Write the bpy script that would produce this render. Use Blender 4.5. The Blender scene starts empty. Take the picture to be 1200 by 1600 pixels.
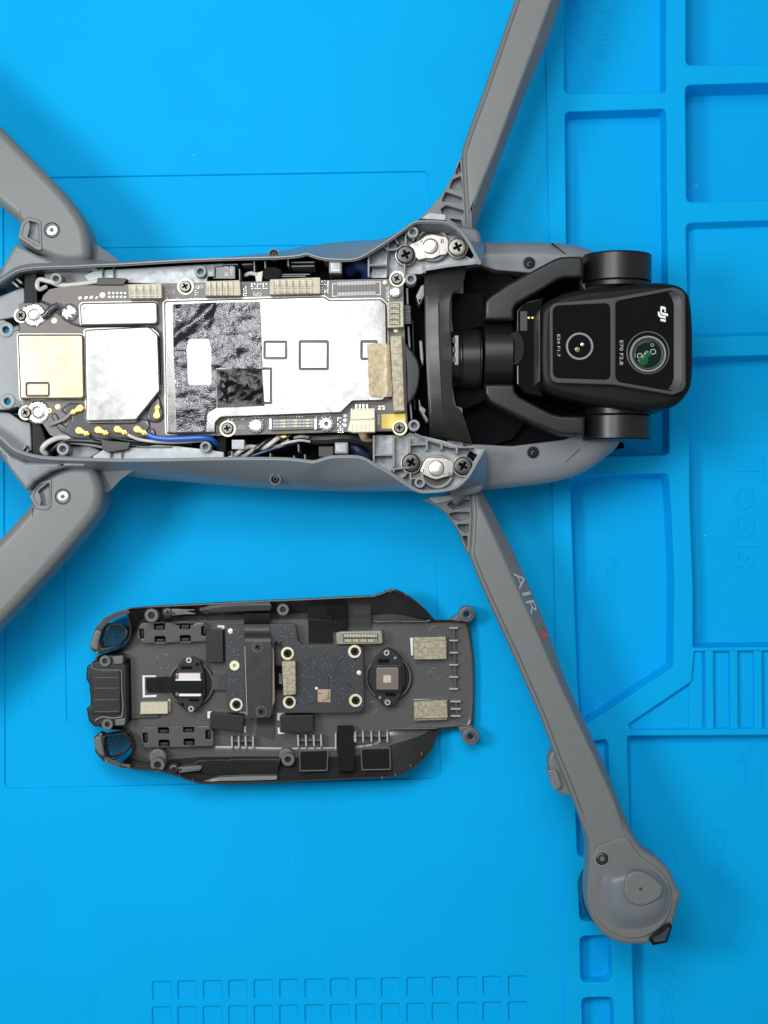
import bpy, math, random
from mathutils import Vector, noise, Matrix
from mathutils.geometry import delaunay_2d_cdt
random.seed(7)
SC = bpy.context.scene
COL = SC.collection

# ------------------------------------------------------------------ scale
S = 0.00022            # metres per photograph pixel at mat level
H = 2500.0             # camera height in the same pixels (0.55 m)
def kz(z): return (H - z) / H

# ------------------------------------------------------------------ camera
cam_d = bpy.data.cameras.new('camera'); cam = bpy.data.objects.new('camera', cam_d)
COL.objects.link(cam); SC.camera = cam
cam.location = (0, 0, H * S)
cam_d.sensor_fit = 'AUTO'
cam_d.angle = 2 * math.atan(800 / H)
cam_d.clip_start = 0.01; cam_d.clip_end = 20

# ------------------------------------------------------------------ world (dim pale room)
W = bpy.data.worlds.new('World'); SC.world = W; W.use_nodes = True
bg = W.node_tree.nodes['Background']
bg.inputs[0].default_value = (0.92, 0.97, 1.0, 1); bg.inputs[1].default_value = 0.34

# ------------------------------------------------------------------ lamps over the bench, left of the drone
def lamp(name, px, py, z, sx, sy, watts, col, tgt=(500, 700)):
    d = bpy.data.lights.new(name, 'AREA'); d.shape = 'RECTANGLE'
    d.size = sx * S; d.size_y = sy * S; d.energy = watts; d.color = col
    o = bpy.data.objects.new(name, d); COL.objects.link(o)
    o.location = ((px - 600) * S, (800 - py) * S, z * S)
    t = Vector(((tgt[0] - 600) * S, (800 - tgt[1]) * S, 0))
    o.rotation_euler = (t - o.location).to_track_quat('-Z', 'Y').to_euler()
    return o
lamp('bench_lamp', 290, 160, 2150, 515, 980, .80, (0.975, 1.0, 0.99), (420, 560))
lamp('bench_lamp', -90, 160, 2150, 95, 980, .14, (0.975, 1.0, 0.99), (200, 560))
lamp('side_lamp', -900, 560, 2300, 560, 600, 1.5, (0.97, 1.0, 1.0))
lamp('ceiling_panel', 900, -1700, 5200, 2600, 1400, 2.6, (0.97, 0.99, 1.0))

SC.view_settings.view_transform = 'Standard'; SC.view_settings.look = 'None'
SC.view_settings.exposure = 0.0; SC.view_settings.gamma = 1.0

# ------------------------------------------------------------------ materials
MATS = {}
def pm(name, col, rough=0.5, metal=0.0, spec=0.5, coat=0.0, bump=0.0, bscale=3000.0, var=0.0, vscale=400.0,
       rvar=0.0, trans=0.0, alpha=1.0, emit=None, bdist=0.0001, bdetail=3.0, big=0.0, bigscale=120.0, aniso=None):
    m = bpy.data.materials.new(name); m.use_nodes = True
    nt = m.node_tree; N = nt.nodes; L = nt.links
    b = N['Principled BSDF']
    b.inputs['Base Color'].default_value = (*col, 1); b.inputs['Roughness'].default_value = rough
    b.inputs['Metallic'].default_value = metal; b.inputs['Specular IOR Level'].default_value = spec
    b.inputs['Coat Weight'].default_value = coat; b.inputs['Transmission Weight'].default_value = trans
    b.inputs['Alpha'].default_value = alpha
    tc = N.new('ShaderNodeTexCoord')
    co = tc.outputs['Object']
    if aniso:
        mp = N.new('ShaderNodeMapping'); mp.inputs['Scale'].default_value = aniso
        L.new(co, mp.inputs['Vector']); co2 = mp.outputs['Vector']
    else: co2 = co
    if var > 0:
        n = N.new('ShaderNodeTexNoise'); n.inputs['Scale'].default_value = vscale; n.inputs['Detail'].default_value = 4
        L.new(co2, n.inputs['Vector'])
        r = N.new('ShaderNodeMapRange'); r.inputs['From Min'].default_value = .3; r.inputs['From Max'].default_value = .7
        r.inputs['To Min'].default_value = 1 - var; r.inputs['To Max'].default_value = 1 + var
        L.new(n.outputs['Fac'], r.inputs['Value'])
        mx = N.new('ShaderNodeMix'); mx.data_type = 'RGBA'; mx.blend_type = 'MULTIPLY'; mx.inputs['Factor'].default_value = 1
        mx.inputs['A'].default_value = (*col, 1)
        L.new(r.outputs['Result'], mx.inputs['B']); L.new(mx.outputs['Result'], b.inputs['Base Color'])
    if rvar > 0:
        n = N.new('ShaderNodeTexNoise'); n.inputs['Scale'].default_value = vscale * 1.7; n.inputs['Detail'].default_value = 5
        L.new(co2, n.inputs['Vector'])
        r = N.new('ShaderNodeMapRange'); r.inputs['From Min'].default_value = .3; r.inputs['From Max'].default_value = .7
        r.inputs['To Min'].default_value = max(.02, rough - rvar); r.inputs['To Max'].default_value = min(1, rough + rvar)
        L.new(n.outputs['Fac'], r.inputs['Value']); L.new(r.outputs['Result'], b.inputs['Roughness'])
    last = None
    if bump > 0:
        n = N.new('ShaderNodeTexNoise'); n.inputs['Scale'].default_value = bscale; n.inputs['Detail'].default_value = bdetail
        L.new(co2, n.inputs['Vector'])
        bp = N.new('ShaderNodeBump'); bp.inputs['Strength'].default_value = bump; bp.inputs['Distance'].default_value = bdist
        L.new(n.outputs['Fac'], bp.inputs['Height']); last = bp
    if big > 0:
        n = N.new('ShaderNodeTexNoise'); n.inputs['Scale'].default_value = bigscale; n.inputs['Detail'].default_value = 2
        L.new(co, n.inputs['Vector'])
        bp = N.new('ShaderNodeBump'); bp.inputs['Strength'].default_value = big; bp.inputs['Distance'].default_value = 0.001
        L.new(n.outputs['Fac'], bp.inputs['Height'])
        if last: L.new(last.outputs['Normal'], bp.inputs['Normal'])
        last = bp
    if last: L.new(last.outputs['Normal'], b.inputs['Normal'])
    if emit:
        b.inputs['Emission Color'].default_value = (*emit, 1); b.inputs['Emission Strength'].default_value = 1
    MATS[name] = m
    return m

def weave(name, c1, c2, scale, rough=.45, metal=.6, rot=0.0, bump=.5):
    """woven conductive cloth: crossed wave bands modulate colour and relief"""
    m = bpy.data.materials.new(name); m.use_nodes = True
    nt = m.node_tree; N = nt.nodes; L = nt.links; b = N['Principled BSDF']
    tc = N.new('ShaderNodeTexCoord'); mp = N.new('ShaderNodeMapping'); mp.inputs['Rotation'].default_value = (0, 0, rot)
    L.new(tc.outputs['Object'], mp.inputs['Vector'])
    ws = []
    for d in 'XY':
        w = N.new('ShaderNodeTexWave'); w.bands_direction = d; w.inputs['Scale'].default_value = scale
        w.inputs['Distortion'].default_value = 1.2; w.inputs['Detail'].default_value = 1; w.inputs['Detail Scale'].default_value = 2
        L.new(mp.outputs['Vector'], w.inputs['Vector']); ws.append(w)
    mu = N.new('ShaderNodeMath'); mu.operation = 'MULTIPLY'
    L.new(ws[0].outputs['Fac'], mu.inputs[0]); L.new(ws[1].outputs['Fac'], mu.inputs[1])
    ns = N.new('ShaderNodeTexNoise'); ns.inputs['Scale'].default_value = 900; ns.inputs['Detail'].default_value = 5
    L.new(tc.outputs['Object'], ns.inputs['Vector'])
    ad = N.new('ShaderNodeMath'); ad.operation = 'MULTIPLY_ADD'; ad.inputs[1].default_value = .55
    L.new(mu.outputs[0], ad.inputs[0])
    sb = N.new('ShaderNodeMath'); sb.operation = 'MULTIPLY_ADD'; sb.inputs[1].default_value = 1.1; sb.inputs[2].default_value = -.25
    L.new(ns.outputs['Fac'], sb.inputs[0]); L.new(sb.outputs[0], ad.inputs[2])
    mx = N.new('ShaderNodeMix'); mx.data_type = 'RGBA'; mx.inputs['A'].default_value = (*c1, 1); mx.inputs['B'].default_value = (*c2, 1)
    mx.clamp_factor = True
    L.new(ad.outputs[0], mx.inputs['Factor']); L.new(mx.outputs['Result'], b.inputs['Base Color'])
    b.inputs['Roughness'].default_value = rough; b.inputs['Metallic'].default_value = metal
    bp = N.new('ShaderNodeBump'); bp.inputs['Strength'].default_value = bump; bp.inputs['Distance'].default_value = .0001
    L.new(ad.outputs[0], bp.inputs['Height']); L.new(bp.outputs['Normal'], b.inputs['Normal'])
    return m

M_MAT = pm('blue_silicone', (0.0, 0.385, 0.80), .62, spec=.07, bump=.10, bscale=5000, var=.025, vscale=28)
M_TABLE = pm('table_top', (.35, .33, .30), .5, var=.1)
M_GREY = pm('grey_plastic', (.150, .158, .158), .42, bump=.22, bscale=4200, var=.03, vscale=600)
M_GREYS = pm('smooth_grey_plastic', (.17, .185, .20), .30, bump=.04, bscale=3000, rvar=.05)
M_RIM = pm('rim_plastic', (.21, .225, .23), .30, bump=.08, bscale=3000)
M_CAST = pm('cast_alloy', (.34, .355, .375), .40, metal=.25, bump=.25, bscale=1400, var=.12, vscale=350, rvar=.1)
M_CASTD = pm('inner_grey_plastic', (.24, .255, .265), .36, bump=.12, bscale=2500, var=.06)
M_BLACK = pm('black_plastic', (.005, .005, .0055), .42, spec=.18, bump=.1, bscale=3500)
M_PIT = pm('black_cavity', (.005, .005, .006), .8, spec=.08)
M_SATIN = pm('black_anodised', (.009, .009, .0095), .32, spec=.45, bump=.35, bscale=5200, bdist=.00006)
M_RING = pm('lens_ring_metal', (.26, .265, .27), .3, metal=.3)
M_FRAME = pm('dark_grey_frame', (.046, .047, .049), .42, spec=.35, bump=.18, bscale=5000)
M_BRKT = pm('charcoal_bracket', (.032, .030, .028), .33, bump=.12, bscale=2600, rvar=.07, var=.1, vscale=90)
M_GLASSB = pm('black_glass', (.0015, .0015, .002), .06, spec=.3)
M_LENS = pm('coated_lens', (.003, .014, .012), .03, spec=.25)
M_LENST = pm('teal_lens', (.006, .035, .035), .05, spec=.4)
M_LENSG = pm('green_lens_reflection', (.01, .085, .025), .08, spec=.5)
M_CSHELL = pm('dark_grey_cover', (.088, .086, .082), .26, coat=.2, bump=.14, bscale=3600, var=.06, vscale=70, big=.12, bigscale=45)
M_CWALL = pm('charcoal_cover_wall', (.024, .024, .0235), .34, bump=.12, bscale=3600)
M_CRIB = pm('dark_grey_rib', (.125, .125, .122), .36, bump=.1, bscale=3500)
M_CEDGE = pm('pale_rib_edge', (.46, .46, .44), .34)  # paler than the other rib plastics
M_CBLK = pm('cover_black_part', (.013, .013, .0135), .38, spec=.4, bump=.14, bscale=3200)
M_PCB = pm('brown_grey_circuit_board', (.125, .108, .102), .38, bump=.12, bscale=1800, var=.06, vscale=500)
M_PCBD = pm('slate_circuit_board', (.031, .033, .037), .40, bump=.16, bscale=900, var=.08, vscale=500)
M_TRACE = pm('board_trace', (.060, .064, .072), .34)
M_SHIELD = pm('tinned_shield', (.165, .163, .161), .20, metal=1.0, bump=.10, bscale=2600, rvar=.07, vscale=160, big=.02, bigscale=60)
M_SHIELDS = pm('satin_shield', (.34, .336, .33), .36, metal=1.0, bump=.08, bscale=2600)
M_SHIELDM = pm('mottled_shield', (.33, .327, .32), .25, metal=1.0, bump=.03, bscale=1500, rvar=.03, var=.07, vscale=260)
M_SHIELDG = pm('warm_shield', (.34, .29, .215), .30, metal=1.0, bump=.05, bscale=1500, rvar=.03, var=.08, vscale=300)
M_FLANGE = pm('shield_flange_metal', (.42, .39, .36), .42, metal=.8, bump=.3, bscale=1500)
M_TAPE = pm('metallised_tape', (.072, .070, .076), .17, metal=.95, bump=.8, bscale=2000, bdist=.00013, bdetail=1.5, rvar=.08, big=.45, bigscale=95)
M_TAPED = pm('dark_metallised_tape', (.022, .021, .022), .20, metal=.9, bump=.35, bscale=2600, bdist=.00016, bdetail=1.5)
M_SOLDER = pm('solder', (.85, .84, .83), .25, metal=1.0, bump=.9, bscale=1500, bdist=.0003)
M_NUT = pm('bright_nut', (.93, .92, .90), .25, metal=1.0, bump=.1, bscale=1500)
M_STEEL = pm('screw_steel', (.11, .107, .10), .26, metal=1.0, bump=.1, bscale=2000)
M_DARKST = pm('dark_screw', (.075, .073, .07), .34, metal=.9, bump=.2, bscale=2500)
M_OLIVE = pm('olive_screw', (.22, .212, .18), .36, metal=.9, bump=.25, bscale=2000)
M_BLKSC = pm('black_screw', (.03, .03, .03), .28, metal=.6)
M_GOLD = pm('gold_plating', (.92, .60, .18), .28, metal=1.0, bump=.3, bscale=1500)
M_PALEG = pm('pale_gold_ring', (.86, .80, .56), .35, metal=.35)
M_GOLDP = pm('brass_coax', (.95, .62, .16), .34, metal=.75, bump=.3, bscale=1500)
M_FOAMG = weave('conductive_foam_cloth', (.14, .115, .07), (.62, .56, .42), 700, .45, .35)
M_FOAMS = weave('ridged_foam_cloth', (.07, .058, .04), (.62, .57, .45), 420, .45, .35)
M_MESHG = weave('copper_mesh_cloth', (.13, .10, .06), (.55, .46, .30), 620, .42, .55, rot=.785)
M_PADW = pm('cream_foam', (.54, .49, .36), .55, bump=.5, bscale=2200, var=.1, vscale=900)
M_PLATE = pm('hinge_plate_steel', (.40, .37, .34), .34, metal=.8, bump=.15, bscale=1700, var=.1)
M_SILI = pm('grey_sealant', (.055, .058, .066), .22, spec=.6, bump=.05, bscale=500)
M_CREAM = pm('cream_plug', (.72, .69, .52), .38, spec=.5)
M_YEL = pm('yellow_label', (.90, .68, .14), .5)
M_WHITE = pm('white_print', (.80, .80, .80), .5)
M_GREYP = pm('grey_print', (.42, .42, .42), .5)
M_SILVP = pm('silver_print', (.52, .55, .58), .35, metal=.3)
M_RED = pm('red_print', (.62, .10, .055), .45)
M_BLUEW = pm('blue_wire', (.012, .10, .48), .35)
M_NAVY = pm('navy_wire', (.015, .03, .11), .35)
M_WIREW = pm('pale_grey_wire', (.56, .55, .52), .36)
M_WIREG = pm('grey_wire', (.28, .275, .27), .36)
M_WIREB = pm('black_wire', (.012, .012, .012), .33)
M_REDW = pm('red_wire', (.65, .03, .025), .38)
M_TAN = pm('tan_print', (.42, .30, .22), .5)
M_CLEAR = pm('clear_connector', (.30, .28, .24), .25, spec=.6)
M_FOAMB = pm('black_foam', (.011, .011, .011), .85, bump=1.0, bscale=1300, bdist=.0004, spec=.2)
M_BLKTAPE = pm('black_gloss_tape', (.006, .006, .006), .14, bump=.12, bscale=500, bdist=.0004)
M_BLKMAT = pm('black_matt_tape', (.020, .0195, .019), .42, bump=.06, bscale=900)
M_MOTOR = pm('motor_bell', (.012, .03, .055), .35, metal=.3)
M_WIRE_MESH = pm('blued_mesh', (.01, .012, .016), .35)
M_LEDB = pm('smoked_lamp', (.03, .03, .03), .08, coat=1.0)
M_HILITE = pm('sensor_highlight', (.74, .67, .65), .35)
M_CHIP = pm('bronze_sensor', (.27, .22, .20), .30, metal=.7, bump=.1)
M_DUST = pm('pale_dust', (.30, .55, .72), .9)

# ------------------------------------------------------------------ mesh kit
def plane(pts, z):
    k = kz(z); return [((p[0] - 600) * k, (800 - p[1]) * k) for p in pts]
def w3(px, py, z):
    k = kz(z); return ((px - 600) * k, (800 - py) * k, z)
def area2(l): return sum(l[i - 1][0] * l[i][1] - l[i][0] * l[i - 1][1] for i in range(len(l)))
def rnd(pts, r=4, n=4):
    """round the corners of a pixel polygon; a point may carry its own radius"""
    out = []; m = len(pts)
    for i in range(m):
        p = Vector(pts[i][:2]); a = Vector(pts[i - 1][:2]); b = Vector(pts[(i + 1) % m][:2])
        rr = pts[i][2] if len(pts[i]) > 2 else r
        u = a - p; v = b - p; lu, lv = u.length, v.length
        if lu < 1e-6 or lv < 1e-6: continue
        u /= lu; v /= lv
        ang = u.angle(v)
        if rr <= 0 or ang > 3.0: out.append((p.x, p.y)); continue
        d = min(rr / math.tan(ang / 2), lu * .48, lv * .48)
        q0 = p + u * d; q1 = p + v * d
        for j in range(n + 1):
            t = j / n
            c = q0 * (1 - t) ** 2 + p * 2 * t * (1 - t) + q1 * t * t
            out.append((c.x, c.y))
    return out
def rect(x0, y0, x1, y1, r=3, n=3, rot=0):
    pts = [(x0, y0), (x1, y0), (x1, y1), (x0, y1)]
    if rot:
        cx, cy = (x0 + x1) / 2, (y0 + y1) / 2; c, s = math.cos(math.radians(rot)), math.sin(math.radians(rot))
        pts = [(cx + (x - cx) * c - (y - cy) * s, cy + (x - cx) * s + (y - cy) * c) for x, y in pts]
    return rnd(pts, r, n) if r > 0 else pts
def circ(cx, cy, r, n=20, ry=None, rot=0):
    ry = r if ry is None else ry; c, s = math.cos(math.radians(rot)), math.sin(math.radians(rot)); o = []
    for i in range(n):
        a = 2 * math.pi * i / n; x, y = r * math.cos(a), ry * math.sin(a)
        o.append((cx + x * c - y * s, cy + x * s + y * c))
    return o
def spl(pts, n=5, closed=True):
    out = []; m = len(pts)
    rng = range(m) if closed else range(m - 1)
    D = len(pts[0])
    for i in rng:
        if closed: p0, p1, p2, p3 = pts[i - 1], pts[i], pts[(i + 1) % m], pts[(i + 2) % m]
        else: p0, p1, p2, p3 = pts[max(0, i - 1)], pts[i], pts[i + 1], pts[min(m - 1, i + 2)]
        for j in range(n):
            t = j / n
            out.append(tuple(.5 * ((2 * p1[d]) + (-p0[d] + p2[d]) * t + (2 * p0[d] - 5 * p1[d] + 4 * p2[d] - p3[d]) * t * t
                             + (-p0[d] + 3 * p1[d] - 3 * p2[d] + p3[d]) * t ** 3) for d in range(D)))
    if not closed: out.append(tuple(pts[-1]))
    return out
def resample(pts, n):
    P = [Vector(p) for p in pts]; d = [0]
    for i in range(1, len(P)): d.append(d[-1] + (P[i] - P[i - 1]).length)
    out = []; j = 0
    for i in range(n):
        t = d[-1] * i / (n - 1)
        while j < len(P) - 2 and d[j + 1] < t: j += 1
        f = (t - d[j]) / max(1e-9, d[j + 1] - d[j])
        out.append(tuple(P[j].lerp(P[j + 1], max(0, min(1, f)))))
    return out
def offs(l, d):
    """inset a CCW loop by d"""
    out = []; m = len(l)
    for i in range(m):
        a, p, b = Vector(l[i - 1]), Vector(l[i]), Vector(l[(i + 1) % m])
        u = (p - a); v = (b - p)
        if u.length < 1e-9: u = v
        if v.length < 1e-9: v = u
        u.normalize(); v.normalize()
        n1 = Vector((-u.y, u.x)); n2 = Vector((-v.y, v.x)); nn = n1 + n2
        if nn.length < 1e-6: nn = n1
        nn.normalize(); c = max(.45, nn.dot(n1))
        q = p + nn * (d / c); out.append((q.x, q.y))
    for _ in range(3):     # corners tighter than d turn inside out: pull each such run to one point
        inv = [(out[(i + 1) % m][0] - out[i][0]) * (l[(i + 1) % m][0] - l[i][0]) + (out[(i + 1) % m][1] - out[i][1]) * (l[(i + 1) % m][1] - l[i][1]) < -1e-12 for i in range(m)]
        if not any(inv) or all(inv): break
        st = next(i for i in range(m) if not inv[i]); i = st
        while i < st + m:
            if inv[i % m]:
                j = i
                while inv[j % m]: j += 1
                a0, a1, b0, b1 = (Vector(out[t % m]) for t in (i - 1, i, j, j + 1))
                u, v = a1 - a0, b1 - b0; den = u.x * v.y - u.y * v.x; w = (a1 + b0) / 2
                if abs(den) > 1e-6 * max(1e-9, u.length * v.length):
                    t = ((b0.x - a0.x) * v.y - (b0.y - a0.y) * v.x) / den; x = a0 + u * t
                    if (x - w).length < abs(d) * 3 + 1e-6: w = x
                for t in range(i, j + 1): out[t % m] = (w.x, w.y)
                i = j + 1
            else: i += 1
    return out
def convex(l):
    m = len(l); sg = 0
    for i in range(m):
        a, b, c = l[i - 1], l[i], l[(i + 1) % m]
        q = (b[0] - a[0]) * (c[1] - b[1]) - (b[1] - a[1]) * (c[0] - b[0])
        if abs(q) < 1e-7: continue
        if sg * q < 0: return False
        sg = 1 if q > 0 else -1
    return True
def ccw(l): return l if area2(l) > 0 else l[::-1]

class G:
    def __init__(s): s.v = []; s.f = []
    def add(s, vs, fs):
        o = len(s.v); s.v += [tuple(v) for v in vs]; s.f += [tuple(i + o for i in f) for f in fs]; return o
    def bridge(s, rings, closed=True):
        n = len(rings[0]); o = s.add([p for r in rings for p in r], [])
        for a in range(len(rings) - 1):
            for i in range(n if closed else n - 1):
                j = (i + 1) % n
                s.f.append((o + a * n + i, o + a * n + j, o + (a + 1) * n + j, o + (a + 1) * n + i))
        return o
    def cap(s, loops, z, extra=()):
        """flat face at height z bounded by plane-space loops (first outer, then holes)"""
        if len(loops) == 1 and not extra and convex(loops[0]):
            l = loops[0]; s.add([(x, y, z) for x, y in l], [tuple(range(len(l)))]); return
        co, fc = [], []
        for l in loops:
            o = len(co); co += [Vector(p) for p in l]; fc.append(tuple(range(o, len(co))))
        co += [Vector(p) for p in extra]
        r = delaunay_2d_cdt(co, [], fc, 2, 1e-5)
        s.add([(p[0], p[1], z) for p in r[0]], [tuple(f) for f in r[2]])
    def slab(s, pts, z0, z1, b=1.0, seg=2, holes=(), hb=None, bottom=False, hz0=None):
        """vertical-walled plate whose outline is given in pixels at its top; rounded top edge"""
        hb = min(b, 1.0) if hb is None else hb
        o = ccw(plane(pts, z1)); caps = []
        for l, d, e in [(o, b, z0)] + [(ccw(plane(h, z1)), -hb, z0 if hz0 is None else hz0) for h in holes]:
            rings = [[(x, y, e) for x, y in l], [(x, y, z1 - abs(d)) for x, y in l]]
            q = l
            if d:
                for j in range(1, seg + 1):
                    t = math.pi / 2 * j / seg
                    q = offs(l, d * (1 - math.cos(t)))
                    rings.append([(x, y, z1 - abs(d) * (1 - math.sin(t))) for x, y in q])
            if d < 0: rings = [r[::-1] for r in rings]
            s.bridge(rings); caps.append(q)
        s.cap(caps, z1)
        if bottom: s.cap([o[::-1]], z0)
        return s
    def pit(s, pts, z1, depth, b=1.0, draft=0.0, seg=2, floor=True):
        """recess below z1: rounded lip, wall, floor (outline in pixels at z1). The sheet above needs the same hole."""
        l = ccw(plane(pts, z1)); rings = []
        for j in range(seg + 1):
            t = math.pi / 2 * j / seg
            q = offs(l, b * math.sin(t)); rings.append([(x, y, z1 - b * (1 - math.cos(t))) for x, y in q])
        q2 = offs(l, b + draft * .9); rings.append([(x, y, z1 - depth + min(2, depth * .3)) for x, y in q2])
        q3 = offs(l, b + draft + min(2, depth * .3)); rings.append([(x, y, z1 - depth) for x, y in q3])
        s.bridge(rings)
        if floor: s.cap([q3], z1 - depth)
        return s
    def pit_raw(s, pts, r, z1, depth, b, draft, seg=3):
        # pts: sharp pixel corners (with own radii); corners are rounded again at every depth
        raw = [p[:2] for p in pts]; rad = [p[2] if len(p) > 2 else r for p in pts]
        pl = plane(raw, z1)
        if area2(pl) < 0: pl = pl[::-1]; rad = rad[::-1]
        def ring(d, z, add): 
            q = offs(pl, d) if d else pl
            return [(x, y, z) for x, y in rnd([(x, y, a + add) for (x, y), a in zip(q, rad)], r, 5)]
        rings = []
        for j in range(seg + 1):
            t = math.pi / 2 * j / seg; rings.append(ring(b * math.sin(t), z1 - b * (1 - math.cos(t)), 0))
        e = min(2.5, depth * .3)
        rings.append(ring(b + draft * .9, z1 - depth + e, 2)); rings.append(ring(b + draft + e * .4, z1 - depth + e * .3, 2)); rings.append(ring(b + draft + e, z1 - depth, 2))
        s.bridge(rings); s.cap([[p[:2] for p in rings[-1]]], z1 - depth)
        return [p[:2] for p in rings[0]]
    def loft(s, rings, caps=(False, True)):
        R = [[w3(*p) for p in r] for r in rings]; s.bridge(R)
        if caps[0]: s.add(R[0][::-1], [tuple(range(len(R[0])))])
        if caps[1]: s.add(R[-1], [tuple(range(len(R[-1])))])
        return s
    def strip(s, lines, n=40, closed=True, caps=True):
        """skin over polylines (px, py, z), one per profile corner"""
        L = [[w3(*p) for p in resample(l, n)] for l in lines]; m = len(L)
        o = s.add([L[j][i] for i in range(n) for j in range(m)], [])
        for i in range(n - 1):
            for j in range(m if closed else m - 1):
                k = (j + 1) % m
                s.f.append((o + i * m + j, o + i * m + k, o + (i + 1) * m + k, o + (i + 1) * m + j))
        if caps and closed:
            s.f.append(tuple(o + j for j in range(m))[::-1]); s.f.append(tuple(o + (n - 1) * m + j for j in range(m)))
        return s
    def lathe(s, cx, cy, prof, n=24, zt=None, cap=True, a0=0):
        """vertical-axis turned part; prof = [(r, z)...] from outside-bottom to centre-top"""
        zt = max(z for r, z in prof) if zt is None else zt
        k = kz(zt); X, Y, _ = w3(cx, cy, zt)
        rings = [[(X + r * k * math.cos(a0 + 2 * math.pi * i / n), Y + r * k * math.sin(a0 + 2 * math.pi * i / n), z) for i in range(n)] for r, z in prof]
        s.bridge(rings)
        if cap: s.add(rings[-1], [tuple(range(n))])
        return s
    def ylathe(s, cx, cz, prof, n=36, ref=None, axis='y'):
        """turned part whose axis lies along image y (or x); prof = [(pos px, radius)], centre height cz"""
        zr = cz if ref is None else ref; k = kz(zr)
        rings = []
        for pos, r in prof:
            ring = []
            for i in range(n):
                a = 2 * math.pi * i / n
                if axis == 'y': X = (cx - 600) * k + r * k * math.cos(a); Y = (800 - pos) * k
                else: X = (pos - 600) * k; Y = (800 - cx) * k + r * k * math.cos(a)
                ring.append((X, Y, cz + r * k * math.sin(a)))
            rings.append(ring)
        s.bridge(rings)
        s.add(rings[0][::-1], [tuple(range(n))]); s.add(rings[-1], [tuple(range(n))])
        return s
    def tube(s, path, r, n=8, sm=6, caps=True):
        P = [Vector(w3(*p)) for p in (spl(path, sm, False) if sm else path)]
        rings = []; up = Vector((0, 0, 1))
        for i, p in enumerate(P):
            t = (P[min(i + 1, len(P) - 1)] - P[max(i - 1, 0)]).normalized()
            a = t.cross(up)
            if a.length < 1e-3: a = Vector((1, 0, 0))
            a.normalize(); b = a.cross(t)
            rr = (r(i / max(1, len(P) - 1)) if callable(r) else r) * kz(p.z)
            rings.append([p + a * rr * math.cos(2 * math.pi * j / n) + b * rr * math.sin(2 * math.pi * j / n) for j in range(n)])
        s.bridge(rings)
        if caps: s.add(rings[0], [tuple(range(n))]); s.add(rings[-1][::-1], [tuple(range(n))])
        return s
    def bar(s, x0, y0, x1, y1, w, z0, z1, b=.6):
        """straight upright rib between two pixels"""
        d = Vector((x1 - x0, y1 - y0)); d.normalize(); n = Vector((-d.y, d.x)) * w / 2
        return s.slab([(x0 + n.x, y0 + n.y), (x1 + n.x, y1 + n.y), (x1 - n.x, y1 - n.y), (x0 - n.x, y0 - n.y)], z0, z1, b, 1)
    def sheet(s, pts, zf, step, holes=(), z=200, skirt=0):
        """triangulated sheet with free heights zf(px, py) inside a pixel outline"""
        def dens(l):
            o = []
            for i in range(len(l)):
                a, b = Vector(l[i]), Vector(l[(i + 1) % len(l)]); m = max(1, int((b - a).length / step))
                o += [tuple(a.lerp(b, j / m)) for j in range(m)]
            return o
        L = [dens([p[:2] for p in l]) for l in [pts] + list(holes)]
        xs = [p[0] for p in L[0]]; ys = [p[1] for p in L[0]]
        co, ed = [], []
        for l in L:
            o = len(co); co += [Vector(p) for p in l]; ed.append(tuple(range(o, len(co))))
        y = min(ys) + step / 2; r = 0
        while y < max(ys):
            x = min(xs) + (step / 2 if r % 2 else step)
            while x < max(xs): co.append(Vector((x + .01 * math.sin(y * 7), y))); x += step
            y += step * .87; r += 1
        q = delaunay_2d_cdt(co, [], ed, 2, 1e-4)
        o = s.add([w3(p[0], p[1], zf(p[0], p[1])) for p in q[0]], [])
        for f in q[2]:
            f = tuple(f); s.f.append(tuple(i + o for i in f[::-1]))
        if skirt:
            l = L[0]; s.bridge([[w3(p[0], p[1], zf(*p)) for p in l], [w3(p[0], p[1], zf(*p) - skirt) for p in l]])
        return s
    def out(s, name, mat, parent=None, sharp=38, **props):
        V = [(x * S, y * S, z * S) for x, y, z in s.v]
        return mk(name, V, s.f, mat, parent, sharp, **props)

WP = {}
def mk(name, V, F, mat, parent=None, sharp=38, **props):
    xs = [v[0] for v in V]; ys = [v[1] for v in V]; zs = [v[2] for v in V]
    o0 = Vector(((min(xs) + max(xs)) / 2, (min(ys) + max(ys)) / 2, min(zs)))
    me = bpy.data.meshes.new(name)
    me.from_pydata([Vector(v) - o0 for v in V], [], F)
    me.materials.append(mat); me.validate(); me.update()
    import bmesh
    bm = bmesh.new(); bm.from_mesh(me)
    bmesh.ops.remove_doubles(bm, verts=bm.verts, dist=1.2e-7)
    bmesh.ops.recalc_face_normals(bm, faces=bm.faces) if props.pop('recalc', True) else None
    bm.to_mesh(me); bm.free()
    me.shade_smooth(); me.set_sharp_from_angle(angle=math.radians(sharp))
    ob = bpy.data.objects.new(name, me); COL.objects.link(ob)
    wn = ob.modifiers.new('weighted_normals', 'WEIGHTED_NORMAL'); wn.keep_sharp = True; wn.weight = 80
    place(ob, o0, parent)
    for k, v in props.items(): ob[k] = v
    return ob
def place(ob, pos, parent):
    pos = Vector(pos)
    if parent is not None:
        ob.parent = parent; ob.location = pos - WP[parent.name]
    else: ob.location = pos
    WP[ob.name] = pos
def root(name, px, py, z, label, cat):
    o = bpy.data.objects.new(name, None); COL.objects.link(o); o.empty_display_size = .02
    place(o, Vector(w3(px, py, z)) * S, None); o['label'] = label; o['category'] = cat
    return o
def group_part(name, px, py, z, parent):
    o = bpy.data.objects.new(name, None); COL.objects.link(o); o.empty_display_size = .01
    place(o, Vector(w3(px, py, z)) * S, parent); return o

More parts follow.
